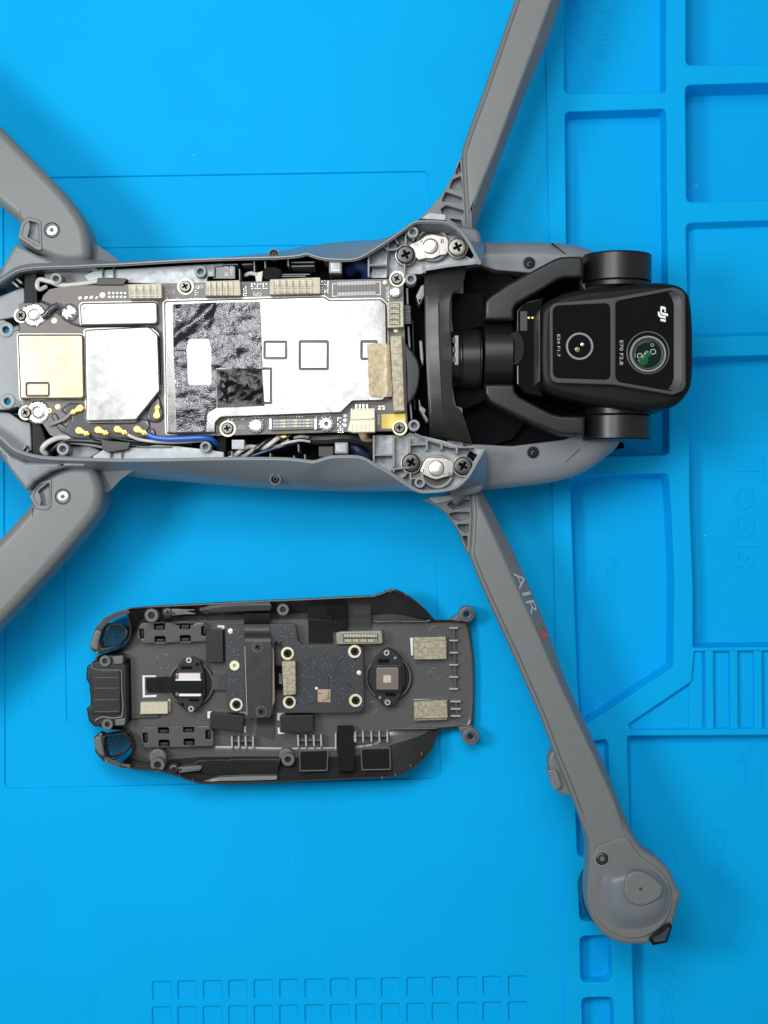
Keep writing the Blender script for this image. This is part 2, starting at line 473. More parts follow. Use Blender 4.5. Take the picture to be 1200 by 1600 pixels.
_cache = {}
def proto(key, build):
    if key not in _cache:
        g = G(); build(g); me = bpy.data.meshes.new(key[0]); me.from_pydata([Vector(v) for v in g.v], [], g.f)
        me.materials.append(key[1]); me.materials.append(M_PIT)
        if hasattr(g, 'dark'):
            for i in range(g.dark[0], g.dark[1]): me.polygons[i].material_index = 1  # recess faces coloured black so the drive sockets look shaded
        me.validate()
        import bmesh
        bm = bmesh.new(); bm.from_mesh(me); bmesh.ops.remove_doubles(bm, verts=bm.verts, dist=1e-4)
        bmesh.ops.recalc_face_normals(bm, faces=bm.faces); bm.to_mesh(me); bm.free()
        me.shade_smooth(); me.set_sharp_from_angle(angle=math.radians(38))
        _cache[key] = me
    return _cache[key]
def stamp(name, me, px, py, z, r, parent, rot=0.0, zs=None, **props):
    """copy of a unit-sized mesh (radius 1, top at z=0) scaled to r pixels"""
    o = bpy.data.objects.new(name, me); COL.objects.link(o)
    o.scale = (r * kz(z) * S,) * 2 + ((zs or r) * S,); o.rotation_euler = (0, 0, math.radians(rot))
    place(o, Vector(w3(px, py, z)) * S, parent)
    for k, v in props.items(): o[k] = v
    return o
def _ring(r, z, n=24): return [(r * math.cos(2 * math.pi * i / n), r * math.sin(2 * math.pi * i / n), z) for i in range(n)]
def _recess(kind):
    if kind == 'cross':
        a, b = .15, .50
        return [(a, a), (a, b), (-a, b), (-a, a), (-b, a), (-b, -a), (-a, -a), (-a, -b), (a, -b), (a, -a), (b, -a), (b, a)]
    o = []
    for i in range(36):
        t = 2 * math.pi * i / 36; r = .40 + .075 * math.cos(6 * t); o.append((r * math.cos(t), r * math.sin(t)))
    return o
def screw_build(kind, pan=.25, depth=.42):
    def f(g):
        c = [_ring(1, -1.1), _ring(1, -pan), _ring(.93, -pan * .35), _ring(.80, 0)]
        g.bridge(c); rc = _recess(kind)
        g.cap([[p[:2] for p in c[-1]], rc], 0)
        d0 = len(g.f)
        g.bridge([[(x, y, 0) for x, y in rc], [(x * .72, y * .72, -depth) for x, y in rc]])
        g.add([(x * .72, y * .72, -depth) for x, y in rc], [tuple(range(len(rc)))])
        if kind == 'torx': g.bridge([_ring(.10, -depth, 12), _ring(.10, -.12, 12), _ring(.02, -.08, 12)])
        g.dark = (d0, len(g.f))
    return f
def screw(px, py, z, r, parent, mat=None, kind='cross', rot=20, name='screw', pan=.25):
    mat = mat or M_STEEL
    return stamp(name, proto((kind + '_screw', mat, pan), screw_build(kind, pan)), px, py, z, r, parent, rot)
def tubeboss(px, py, z, r, parent, mat, ri=.5, h=4.0, name='screw_boss', depth=1.6):
    def f(g):
        g.bridge([_ring(1.0, -h), _ring(1, -.12), _ring(.92, 0), _ring(ri + .1, 0), _ring(ri, -.12), _ring(ri * .9, -depth)])
        g.add(_ring(ri * .9, -depth), [tuple(range(24))])
    return stamp(name, proto(('boss%s%s%s' % (ri, h, depth), mat), f), px, py, z, r, parent)
def ringp(px, py, z, r, parent, mat, ri=.6, h=.5, name='pad_ring'):
    def f(g): g.bridge([_ring(1.0, -h), _ring(1, -.1), _ring(.95, 0), _ring(ri, 0), _ring(ri, -h)])
    return stamp(name, proto(('ring%s%s' % (ri, h), mat), f), px, py, z, r, parent)
def dot(px, py, z, r, parent, mat, name='test_pad', h=.5, dome=.15):
    def f(g):
        g.bridge([_ring(1, -h, 16), _ring(1, -dome, 16), _ring(.75, -dome * .2, 16), _ring(.3, 0, 16)]); g.add(_ring(.3, 0, 16), [tuple(range(16))])
    return stamp(name, proto(('dot%s%s' % (h, dome), mat), f), px, py, z, r, parent)
def nut(px, py, z, r, parent, name='standoff_nut'):
    def f(g):
        def star(rr, z): return [((rr + (.08 if i % 4 < 2 else -.02)) * math.cos(2 * math.pi * i / 48), (rr + (.08 if i % 4 < 2 else -.02)) * math.sin(2 * math.pi * i / 48), z) for i in range(48)]
        g.bridge([star(.92, -.9), star(.92, -.3), star(.80, -.25), _ring(.66, -.2, 48), _ring(.60, 0, 48), _ring(.34, 0, 48), _ring(.28, -.2, 48), _ring(.26, -.9, 48)])
        g.add(_ring(.26, -.9, 48), [tuple(range(48))])
    return stamp(name, proto(('star_nut', M_NUT), f), px, py, z, r, parent)
def slab(name, pts, z0, z1, mat, parent, b=1.0, seg=2, holes=(), hb=None, sharp=38, **props):
    return G().slab(pts, z0, z1, b, seg, holes, hb).out(name, mat, parent, sharp, **props)

def text_verts(body, ext=0.0, bev=0.0):
    cu = bpy.data.curves.new('lettering', 'FONT'); cu.body = body; cu.size = 1.0; cu.extrude = ext; cu.bevel_depth = bev
    cu.bevel_resolution = 1; cu.align_x = 'CENTER'; cu.align_y = 'CENTER'; cu.resolution_u = 4
    o = bpy.data.objects.new('lettering', cu); COL.objects.link(o)
    bpy.context.view_layer.update()
    me = bpy.data.meshes.new_from_object(o.evaluated_get(bpy.context.evaluated_depsgraph_get()))
    V = [v.co.copy() for v in me.vertices]; F = [tuple(p.vertices) for p in me.polygons]
    bpy.data.objects.remove(o); bpy.data.curves.remove(cu); bpy.data.meshes.remove(me)
    return V, F
def text(name, body, px, py, z, length, height, rot, mat, parent, ext=0.0, bev=0.0, shear=0.0, **props):
    """flat lettering; length/height of the word in pixels; rot = image-clockwise degrees of the reading direction"""
    V, F = text_verts(body, .02 if ext else 0.0, 0)
    x0, x1 = min(v.x for v in V), max(v.x for v in V); y0, y1 = min(v.y for v in V), max(v.y for v in V)
    c, s = math.cos(math.radians(-rot)), math.sin(math.radians(-rot)); k = kz(z); X, Y, _ = w3(px, py, z)
    out = []
    for v in V:
        u = ((v.x - x0) / (x1 - x0) - .5) * length; w = ((v.y - y0) / (y1 - y0) - .5) * height
        if shear: u += w * shear
        if ext:
            top = v.z > 0; q = z + (ext if top else -1.0)
            u2, w2 = (u, w)
        else: q = z
        out.append(((X + (u * c - w * s) * k) * S, (Y + (u * s + w * c) * k) * S, q * S))
    return mk(name, out, F, mat, parent, 30, recalc=bool(ext), **props)
def Z(x0, y0, s): return lambda *pts: [(x0 + p[0] / s, y0 + p[1] / s) + tuple(p[2:]) for p in pts]

# ================================================================== THE BENCH AND THE BLUE MAT
tb = G(); tb.slab([(-1500, -1500), (2700, -1500), (2700, 3100), (-1500, 3100)], -190, -94, 2)
o = tb.out('bench_top', M_TABLE); o['kind'] = 'structure'

mat_root = root('repair_mat', 600, 800, -92, 'blue silicone repair mat with moulded trays and small square cells under everything', 'repair mat')
RZ = 4.0      # level of the ridges between trays; work area is 0
edge_line = [(848, -420), (853, 60), (858, 370), (864, 800), (868, 1000), (875, 1300), (881, 1560), (890, 2000)]
# work area with shallow nested rectangles and cells
REC1 = rnd([(3, 277), (671, 266), (690, 1218), (6, 1234)], 12)
REC2 = rnd([(90, 387), (571, 381), (586, 760), (588, 1123), (103, 1131)], 12)
cells = []
for row, (yl, yr) in enumerate([(1532.5, 1524), (1572.5, 1564.5)]):
    for c in range(15):
        x = 236.5 + 39.75 * c; y = yl + (yr - yl) * c / 14
        cells.append(rnd([(x, y), (x + 31.5, y - .5), (x + 32, y + 31.5), (x + .5, y + 32)], 5))
g = G()
work = [(-420, -420)] + edge_line + [(-420, 2000)]
g.slab(work, -92, 0, 1.5, 2, [REC1] + cells, 0)
g.out('work_area', M_MAT, mat_root)
g = G()
g.pit(REC1, 0, 3.4, 1.3, .3, floor=False)
l1 = ccw(plane(REC1, 0)); l2 = ccw(plane(REC2, -3.4))
g.cap([offs(l1, 1.3 + .3 + min(2, 3.4 * .3)), l2], -3.4)
g.pit(REC2, -3.4, 1.8, .8, .3)
g.out('recessed_panel', M_MAT, mat_root)
for c in cells:
    g = G(); g.pit(c, 0, 3.4, 1.1, .6); g.out('square_cell', M_MAT, mat_root)

def tray(pts, depth, draft, r=8, b=2.0, lvl=RZ, holes=None, name='tray'):
    p = rnd(pts, r, 5); g = G(); g.pit_raw(pts, r, lvl, depth, b, draft)
    g.out(name, M_MAT, mat_root); return p
DP = 34
ZB3 = Z(840, 780, 3.3333)
holes = []
holes.append(tray([(880, -420, 8), (1043, -420, 8), (1043, 146, 6), (880, 148, 9)], DP, 4))
holes.append(tray([(881, 173, 8), (1043, 168, 8), (1048, 713, 8), (887, 717, 8)], DP, 4))
holes.append(tray([(889, 741, 6), (1047, 738, 8), (1051, 800), (1056, 905), (1054, 1043, 5), (953, 1111, 3), (906, 1141, 4), (900, 1060), (895, 920)], DP, 6))
holes.append(tray([(1070, -420), (1640, -420), (1640, 92, 10), (1070, 104, 9)], DP + 18, 5))
holes.append(tray([(1069, 131, 10), (1640, 114, 10), (1640, 302, 10), (1071, 318, 9)], DP + 18, 5))
holes.append(tray([(1070, 347, 10), (1640, 328, 10), (1640, 513, 10), (1074, 529, 5)], DP - 14, 6))
holes.append(tray([(1075, 557, 5), (1640, 540, 10), (1640, 1008, 10), (1081, 1014, 4), (1081, 915), (1076, 780)], DP - 4, 5))
holes.append(tray([(984, 1143, 4), (980, 1131, 3), (1079, 1064, 3), (1083, 1016, 3), (1640, 1010, 3), (1640, 1136, 4)], 9, 2, lvl=RZ))
holes.append(tray([(978, 1148, 5), (1640, 1144, 8), (1640, 1990, 8), (1000, 1990, 8), (987, 1520), (982, 1290)], DP - 8, 6))
holes.append(tray([(893, 1162, 10), (952, 1152, 8), (957, 1338, 12), (901, 1343, 12)], 24, 3))
holes.append(tray([(902, 1367, 10), (957, 1366, 10), (958, 1440, 12), (904, 1442, 12)], 24, 3))
holes.append(tray([(904, 1461, 10), (957, 1459, 10), (959, 1536, 12), (906, 1538, 12)], 24, 3))
holes.append(tray([(907, 1557, 10), (960, 1556, 10), (964, 1700, 12), (911, 1702, 12)], 24, 3))
g = G()
ridge = edge_line[::-1]
g.slab([(x - .3, y) for x, y in edge_line] + [(1760, 2000), (1760, -420)], -92, RZ, 1.6, 3, holes, 0)
g.out('tray_frame', M_MAT, mat_root)
# raised ribs of the tool holder
for x0, x1 in ((1102, 1115), (1140, 1153), (1178, 1191), (1216, 1229), (1254, 1267)):
    slab('holder_rib', rnd([(x0, 1016.5), (x1, 1016), (x1 + 1, 1140), (x0 + 1, 1140)], 2), -6, 3.2, M_MAT, mat_root, 2.0, 3)
slab('holder_step', rnd([(1078, 1020), (1098, 1017), (1098, 1140), (1076, 1140)], 2), -6, -1, M_MAT, mat_root, 1.5, 3)
# moulded words
text('moulded_lettering', 'Tools', 1170, 798, RZ - DP + 4, 176, 46, 90, M_MAT, mat_root, ext=1.3)
text('moulded_lettering', 'Parts', 957, 904, RZ - DP, 76, 22, 90, M_MAT, mat_root, ext=1.0)
text('moulded_lettering', 'Supplies', 1042, 1462, RZ - DP + 8, 290, 34, 90, M_MAT, mat_root, ext=1.0)
text('moulded_lettering', 'Screws', 1128, 1340, RZ - DP + 8, 96, 26, 90, M_MAT, mat_root, ext=.8)
text('moulded_lettering', 'Scr', 143, 1572, 0, 56, 20, 90, M_MAT, mat_root, ext=.5)
text('moulded_lettering', 'Traction', 45, 1016, -3.4, 168, 24, 90, M_MAT, mat_root, ext=.8)
text('moulded_lettering', 'Parts', 944, 52, RZ - DP, 76, 22, 90, M_MAT, mat_root, ext=.8)
A = rnd([(1176, 1160), (1207, 1192), (1190, 1192), (1190, 1234), (1163, 1234), (1163, 1192), (1145, 1192)], 2)
Ai = rnd([(1176, 1166), (1198, 1189), (1187, 1189), (1187, 1231), (1166, 1231), (1166, 1189), (1153, 1189)], 1)
slab('moulded_arrow', A, RZ - DP + 6, RZ - DP + 9, M_MAT, mat_root, .6, 2, [Ai], .4)
# specks of lint on the mat
g = G()
for x, y, r in ((303, 242, 1.3), (182, 24, 1.0), (381, 227, .8), (836, 286, 1.0), (823, 342, 1.2), (1102, 837, 1.5), (726, 940, 1.4), (179, 796, 1.2), (1088, 290, 1.3),
                (458, 1343, 1.0), (529, 1556, .9), (1084, 1118, 1.0), (336, 1353, 1.0), (245, 214, .8), (1167, 334, 1.0), (790, 1266, .7), (560, 1330, .7), (668, 1390, .6)):
    r *= .75; g.lathe(x, y, [(r, -.5), (r, .3), (r * .5, .8)], 6)
o = g.out('lint_speck', M_DUST); o['kind'] = 'stuff'

# ================================================================== THE DRONE
drone = root('drone', 330, 560, 0, 'grey drone with its belly cover off, silver shielded circuit boards and black twin-lens camera showing', 'drone')
R1 = Z(0, 380, 4); R2 = Z(240, 380, 4.446); R3 = Z(440, 380, 4.446); R4 = Z(570, 320, 5.4545); R5 = Z(570, 560, 5.4545)
R6 = Z(640, 370, 3.75); R7 = Z(790, 370, 3.871); A6 = Z(640, 0, 4.21); A7 = Z(660, 740, 5); A8 = Z(820, 1120, 4.21)
RIM = 226

# ---- hull: rim outline, widest line and belly line of each flank
up_rim = [(-60, 470), (-20, 449), (0, 437), (12, 429), (27, 421), (45, 417), (70, 415), (110, 414), (150, 412), (190, 410.5), (230, 408), (300, 404), (370, 401.5), (440, 399.5), (468, 397), (480, 394),
          (492, 398), (510, 402), (545, 403.5), (562, 400), (575, 393), (607, 373), (643, 347.5), (652, 344.5), (664, 343.5), (695, 345), (709, 350.5), (722, 360), (734, 376), (745, 396), (753, 411)]
lo_rim = [(-60, 650), (-20, 672), (0, 686), (12, 697), (24, 706), (47, 714), (70, 718), (110, 720), (150, 721), (193, 722), (250, 721.5), (300, 720.5), (370, 719.5), (440, 720), (466, 722), (491, 725),
          (500, 722), (520, 717), (553, 716.5), (566, 719), (576, 724), (607, 741), (643, 765), (652, 769.5), (664, 771.5), (690, 769.5), (709, 766), (722, 758), (736, 743), (748, 722), (759, 703)]
def flank(rim, wide, name):
    g = G(); n = 64
    a = [(x, y, RIM - 1.5) for x, y in spl(rim, 4, False)]
    b = [(x, y, 158) for x, y in spl(wide, 4, False)]
    c = [(x, y + (6 if wide[3][1] > 560 else -6) * 0, 120) for x, y in spl(wide, 4, False)]
    d = [(x, 560 + (y - 560) * .86, 60) for x, y in spl(wide, 4, False)]
    A = resample(a, n); B = resample(b, n)
    M = [(p[0] * .5 + q[0] * .5, p[1] * .42 + q[1] * .58, 196) for p, q in zip(A, B)]
    g.strip([A, M, B, resample(c, n), resample(d, n)], n, closed=False)
    return g.out(name, M_GREYS, drone, 50)
flank(up_rim, [(-60, 440), (-20, 425), (0, 421), (30, 396), (70, 395), (110, 398), (150, 405), (190, 408), (230, 406), (300, 405), (370, 400), (430, 393), (470, 386), (510, 380), (545, 377),
               (575, 375), (600, 374), (640, 373), (690, 373), (740, 375), (758, 380)], 'hull_flank')
flank(lo_rim, [(-60, 690), (-20, 708), (0, 718), (40, 742), (90, 740), (150, 738), (190, 742), (230, 748), (300, 754), (370, 760), (430, 764), (500, 767), (560, 768), (610, 768), (650, 767), (700, 767), (752, 764), (762, 760)], 'hull_flank')

# rim wall: a thin upright band following the rim
def rim_band(rim, inward, name):
    pts = spl(rim, 4, False); n = len(pts); P = [Vector(p) for p in pts]; inn = []
    for i in range(n):
        t = (P[min(i + 1, n - 1)] - P[max(0, i - 1)]).normalized(); nn = Vector((-t.y, t.x)) * inward; inn.append(nn)
    def L(d, z): return [(p.x + q.x * d, p.y + q.y * d, z) for p, q in zip(P, inn)]
    g = G(); g.strip([L(0, 212), L(0, RIM - 1.2), L(1.1, RIM), L(2.6, RIM), L(3.4, RIM - 1), L(3.4, RIM - 3.4), L(4.6, RIM - 3.6), L(5.6, RIM - 4.4), L(5.6, 130)], n * 1, closed=True)
    return g.out(name, M_RIM, drone, 40)
rim_band(up_rim, 1, 'hull_rim'); rim_band(lo_rim, -1, 'hull_rim')
# dark floor of the open hull
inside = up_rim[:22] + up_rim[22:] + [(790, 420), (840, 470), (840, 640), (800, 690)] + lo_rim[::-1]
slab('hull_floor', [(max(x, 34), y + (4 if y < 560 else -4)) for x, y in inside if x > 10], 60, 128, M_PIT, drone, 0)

# ---- nose: rounded body under the camera, with dark bay between the cheeks
nose = spl([(700, 380), (744, 374.5), (830, 374), (880, 376), (912, 382), (938, 394), (972, 430), (990, 500), (994, 560), (989, 640), (972, 690), (952, 712), (920, 735), (880, 750), (830, 758), (752, 765), (700, 762)], 5)
bay = rnd([(700, 424), (752, 415), (775, 422), (824, 426, 10), (900, 430, 30), (930, 480, 30), (930, 640, 30), (890, 686, 30), (800, 697, 6), (741, 694), (700, 690)], 4)
g = G(); g.slab(nose, 20, 158, 26, 6, [bay], 2.0)
nz = g.out('nose_shell', M_GREYS, drone, 45)
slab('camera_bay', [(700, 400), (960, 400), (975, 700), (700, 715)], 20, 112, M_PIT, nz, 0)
for x0, y0, x1, y1 in ((862, 379, 884, 397), (906, 702, 884, 722)):
    g = G(); g.bar(x0, y0, x1, y1, .9, 150, 158.25, 0); g.out('panel_seam', M_BLACK, nz)
for x, y in ((827, 411), (833, 707)):
    ringp(x, y, 159.0, 11, nz, M_GREYS, ri=.86, h=.2, name='well_lip'); dot(x, y, 158.7, 9.6, nz, M_BLACK, 'screw_well', .2, .02)  # flat black disc in place of a shaded hole
    screw(x + 1.5, y + 1.5, 160.5, 6.0, nz, M_BLKSC, 'torx')
for x, y in ((430, 749), (428, 397)):
    tubeboss(x, y, 200 if y > 600 else 205, 9, drone, M_GREYS, ri=.75, h=1.6, depth=1.4, name='screw_well')
    screw(x, y, 193 if y > 600 else 198, 6, drone, M_BLKSC, 'torx')
# seam joint beneath the upper wing and front hinge collars
slab('hinge_collar', spl([(700, 352), (722, 352), (745, 358), (752, 372), (748, 384), (720, 388), (700, 380)], 5), 90, 170, M_GREYS, drone, 6, 4)
slab('hinge_collar', spl([(706, 758), (722, 748), (745, 748), (755, 756), (750, 768), (726, 774), (706, 772)], 5), 90, 170, M_GREYS, drone, 6, 4)

# ---- tail deck at the left edge
tail = rnd([(-60, 505), (6, 500), (30, 517), (34, 540), (34, 610), (40, 632), (10, 640), (-60, 640)], 3)
g = G(); g.slab(tail, 100, 205, 1.2, 2, [circ(9, 515, 5.4), circ(11.5, 627, 5.4)], .8, hz0=190)
td = g.out('tail_deck', M_CASTD, drone)
for (cx, cy), s_ in (((9, 515), 1), ((11.5, 627), -1)):
    tubeboss(cx, cy, 209, 11.5, td, M_CASTD, ri=.5, h=.6, depth=.6, name='screw_boss') if 0 else None
    g = G(); g.slab(circ(cx, cy, 12.2, 28), 200, 207.5, 1.2, 2, [circ(cx, cy, 5.4)], .8); g.out('screw_boss', M_CASTD, td)
    slab('boss_web', rnd([(cx + 12, cy - 4), (cx + 20, cy - 2 - 5 * s_), (cx + 21, cy + 6 - 6 * s_), (cx + 12, cy + 4)], 1), 198, 206.6, M_GREY, td, .8)
for pts in (R1((-60, 300), (0, 330), (150, 270), (155, 360), (110, 460), (0, 480), (-60, 480)), R1((-60, 1050), (30, 1055), (60, 1060), (130, 1110), (190, 1120), (200, 1340), (120, 1330), (40, 1270), (-60, 1200))):
    slab('tail_wall', rnd(pts, 4), 100, 186, M_CASTD, drone, 2, 3)
for a in (R1((100, 220), (135, 250)), R1((75, 240), (112, 272)), R1((125, 1310), (160, 1265)), R1((150, 1330), (178, 1290))):
    g = G(); g.bar(a[0][0], a[0][1], a[1][0], a[1][1], 3.4, 150, 203); g.out('inner_rib', M_CASTD, drone)
# cast panels along both inner walls
for pts, nm in ((R1((520, 200), (640, 150), (640, 250), (560, 250)), 'inner_panel'), (R1((640, 165), (860, 155), (1400, 125), (1395, 205), (1300, 210), (1290, 262), (640, 245)), 'inner_panel'),
                (R1((580, 1330), (720, 1240), (1080, 1265), (1200, 1278), (1300, 1290), (1400, 1305), (1400, 1358), (1080, 1352), (580, 1350)), 'inner_panel')):
    slab(nm, rnd(pts, 2), 120, 193, M_CAST, drone, 1.5)
slab('inner_panel', rnd(R1((260, 190), (420, 165), (540, 160), (640, 235), (500, 262), (300, 240)), 4), 120, 178, M_CASTD, drone, 3, 3)
slab('inner_panel', rnd(R1((320, 1345), (440, 1270), (560, 1262), (640, 1300), (560, 1345)), 4), 120, 178, M_CASTD, drone, 3, 3)
for x0, y0, x1, y1 in ((160, 414, 160, 440), (177, 413, 178, 440), (173, 700, 173, 721), (190, 701, 190, 721), (213, 698, 268, 698)):
    g = G(); g.bar(x0, y0, x1, y1, 2.2, 150, 199); g.out('inner_rib', M_GREY, drone)
for x, y, r in ((87, 435.5, 9.5), (98, 701.5, 9.8), (313, 424, 9.5), (321, 698, 8.8)):
    tubeboss(x, y, 209, r, drone, M_CASTD)
slab('black_clip', rnd(R1((610, 215), (700, 215), (800, 220), (770, 262), (600, 262)), 2), 150, 208, M_BLKMAT, drone, 1.5)
slab('black_clip', rnd(R1((630, 1230), (820, 1245), (800, 1290), (680, 1310), (640, 1290)), 2), 150, 208, M_BLKMAT, drone, 1.5)
slab('black_post', R1((150, 180), (225, 170), (235, 380), (152, 375)), 120, 196, M_BLACK, drone, 1.5)
slab('black_post', R1((190, 1110), (255, 1115), (330, 1340), (195, 1345)), 120, 196, M_BLACK, drone, 4, 4)

# ---- front wings: ribbed hinge wells
for side in (0, 1):
    if side == 0:
        fl = [(576, 396), (607, 377), (643, 352), (652, 349), (664, 348), (695, 349.5), (707, 355), (719, 364), (731, 380), (741, 399), (747, 412), (727, 414), (664, 421), (660, 428), (640, 428), (636, 434), (576, 434)]
    else:
        fl = [(583, 680), (634, 680), (640, 676), (668, 683), (690, 688), (718, 697), (740, 700), (754, 703), (744, 722), (733, 740), (720, 754), (708, 761), (690, 765), (664, 767), (652, 765), (643, 761), (607, 737), (584, 724)]
    slab('hinge_well', fl, 110, 180, M_CAST, drone, 0)
ribs = [  # (x0,y0,x1,y1,width)
    (576, 396, 576, 433, 3.2), (606, 378, 606, 432, 3.2), (577, 414, 605, 414, 2.6), (634, 356, 634, 384, 3.0), (606, 390, 622, 389, 2.6), (599, 383, 607, 392, 3), (632, 412, 632, 434, 3.2), (617, 372, 622, 381, 3),
    (646, 371, 646, 376, 3), (634, 366, 641, 364, 2.4), (606, 390, 606, 432, 3), (662, 414, 664, 426, 3),
    (584, 680, 584, 724, 3.2), (615, 681, 615, 738, 3.4), (585, 711, 613, 711, 2.6), (640, 684, 640, 708, 3.2), (641, 738, 642, 760, 3.0), (616, 733, 641, 730, 2.6), (606, 741, 616, 729, 3), (630, 746, 636, 738, 3),
    (648, 747, 641, 749, 2.4), (642, 695, 668, 694, 2.4), (667, 684, 667, 704, 3.4), (690, 690, 690, 703, 3.2), (714, 697, 714, 709, 3.2), (658, 759, 658, 766, 2.4)]
for x0, y0, x1, y1, w in ribs:
    g = G(); g.bar(x0, y0, x1, y1, w, 170, 207, .7); g.out('well_rib', M_CASTD, drone)
# sloping lip between lower wing and camera bay
G().strip([[(648, 676, 205), (672, 687, 205), (706, 697, 205), (740, 697, 204)], [(648, 679, 207), (672, 690, 207), (705, 700, 207), (741, 700, 206)], [(648, 679, 180), (672, 690, 180), (705, 700, 180), (741, 700, 180)]], 20, True).out('well_lip', M_CASTD, drone)
G().strip([[(658, 424, 204), (664, 419, 206), (700, 413, 206), (748, 408, 206)], [(658, 428, 204), (666, 423, 206), (702, 417, 206), (750, 412, 206)], [(658, 428, 180), (666, 423, 180), (702, 417, 180), (750, 412, 180)]], 20, True).out('well_lip', M_CASTD, drone)
for x, y, r in ((645, 362.5, 9), (642, 435.5, 9.2), (647, 664.5, 9.2), (656, 754, 8.6)):
    tubeboss(x, y, 214, r, drone, M_CASTD)
for x0, y0, x1, y1 in ((728, 400, 742, 392), (742, 717, 733, 708)):
    slab('well_slot', rect((x0 + x1) / 2 - 7, (y0 + y1) / 2 - 6, (x0 + x1) / 2 + 6, (y0 + y1) / 2 + 6, 1, 2, 30), 175, 181.5, M_PIT, drone, 0)
# hinge plates with their pins and big screws
for up in (True, False):
    cx, cy = (676, 384) if up else (683, 731)
    g = G(); g.slab(circ(cx, cy - (2 if up else -6), 27, 36), 178, 192, 2, 3, [circ(cx, cy - (2 if up else -6), 22, 36)], 1); g.out('pivot_ring', M_CASTD, drone)
    slab('pivot_pocket', circ(cx, cy - (2 if up else -6), 22.4, 36), 178, 182, M_DARKST, drone, 0)
    if up: pts = R4((370, 345), (470, 300), (520, 265), (570, 252), (630, 262), (700, 276), (712, 300), (712, 400), (696, 424), (640, 430), (580, 458), (520, 455), (460, 470), (425, 440), (400, 380))
    else: pts = R5((470, 960), (500, 890), (530, 852), (610, 845), (700, 856), (745, 878), (760, 900), (752, 1000), (690, 1010), (610, 1034), (560, 1020), (500, 992))
    hp = slab('hinge_plate', rnd(pts, 3), 186, 199, M_PLATE, drone, 1.0)
    px, py = (672.7, 384.5) if up else (682, 732)
    dot(px, py, 203.5, 11.2, hp, M_NUT, 'hinge_pin', h=.5, dome=.1); ringp(px, py, 199.6, 12.8, hp, M_BLKSC, ri=.8, h=.15, name='pin_groove')
    ea, eb = ((634, 397.5), (715, 385.6)) if up else ((642.4, 723), (723.6, 728))
    for e, m in ((ea, M_DARKST), (eb, M_OLIVE if up else M_DARKST)):
        slab('plate_ear', circ(e[0], e[1] + 1, 16.6, 24), 184, 197, M_PLATE, hp, .8)
        screw(e[0], e[1], 205, 15, hp, m, 'cross', 25 if up else 60, 'flat_screw', pan=.12)
    if up:
        text('stamped_lettering', 'SJ-4', 654, 380.3, 199.3, 15, 5.4, -28, M_BLKSC, hp); text('stamped_lettering', 'R', 692, 377, 199.3, 6.2, 7.6, 0, M_BLKSC, hp)
    else:
        text('stamped_lettering', 'SJ-1', 700, 740.5, 199.3, 14, 5.6, 186, M_BLKSC, hp); text('stamped_lettering', 'L', 660, 736, 199.3, 5, 6, 180, M_BLKSC, hp)

# ================================================================== ARMS
def rear_arm(pts, pocket, scr, up):
    o = rnd(spl(pts[1:-1], 6, False) + [pts[-1], pts[0]], 0); pk = rnd(pocket, 3)
    g = G(); g.slab(o, 118, 192, 15, 6, [pk], 1.2, hz0=176)
    arm = g.out('rear_arm', M_GREY, drone, 50)
    slab('pocket_floor', [(x + (0), y) for x, y in pk], 150, 180, M_GREYS, arm, 0)
    c = Vector((sum(p[0] for p in pk) / len(pk), sum(p[1] for p in pk) / len(pk)))
    g = G(); g.slab([tuple(c + (Vector(p) - c) * 1.42) for p in pk], 170, 193.6, 1.6, 3, [[tuple(c + (Vector(p) - c) * 1.02) for p in pk]], 1.2); g.out('pocket_lip', M_GREY, arm)
    g = G(); g.slab(circ(*scr, 12.4, 28), 170, 192.6, .5, 2, [circ(*scr, 10.6, 28)], .5); g.out('screw_well', M_BLACK, arm)
    screw(scr[0], scr[1], 193.6, 10.0, arm, M_NUT, 'torx', 10)
    return arm
a_up = [(-420, -190), (0, 197), (45, 243), (92, 292), (118, 325), (133, 352), (139, 380), (138, 402), (122, 412), (90, 409), (58, 396), (34, 384), (26, 372), (30, 352), (20, 338), (0, 322), (-420, -70)]
ra = rear_arm(a_up, [(34, 368), (38, 352), (44, 345), (57, 348), (60, 351), (61, 383), (55, 382), (43, 374)], (81, 359.5), True)
a_lo = [(-420, 1380), (0, 974), (43, 929), (87, 881), (132, 828), (152, 801), (159, 774), (153, 745), (140, 726), (110, 724), (78, 735), (52, 752), (42, 768), (47, 786), (26, 812), (0, 840), (-420, 1270)]
rb = rear_arm(a_lo, [(52, 775), (58, 764), (64, 758), (76, 755), (77, 757), (76, 786), (72, 790), (60, 789)], (98, 776), False)
# seams along the rear arms
def groove(pts, z, r, mat, parent, name='panel_seam'):
    g = G(); g.tube([(x, y, z) for x, y in pts], r, 6); return g.out(name, mat, parent)
groove([(0, 283), (14, 297), (24, 308), (30, 322), (33, 334)], 191.4, .7, M_FRAME, ra)
groove([(0, 873), (24, 849), (44, 824), (51, 806), (50, 794)], 191.4, .7, M_FRAME, rb)
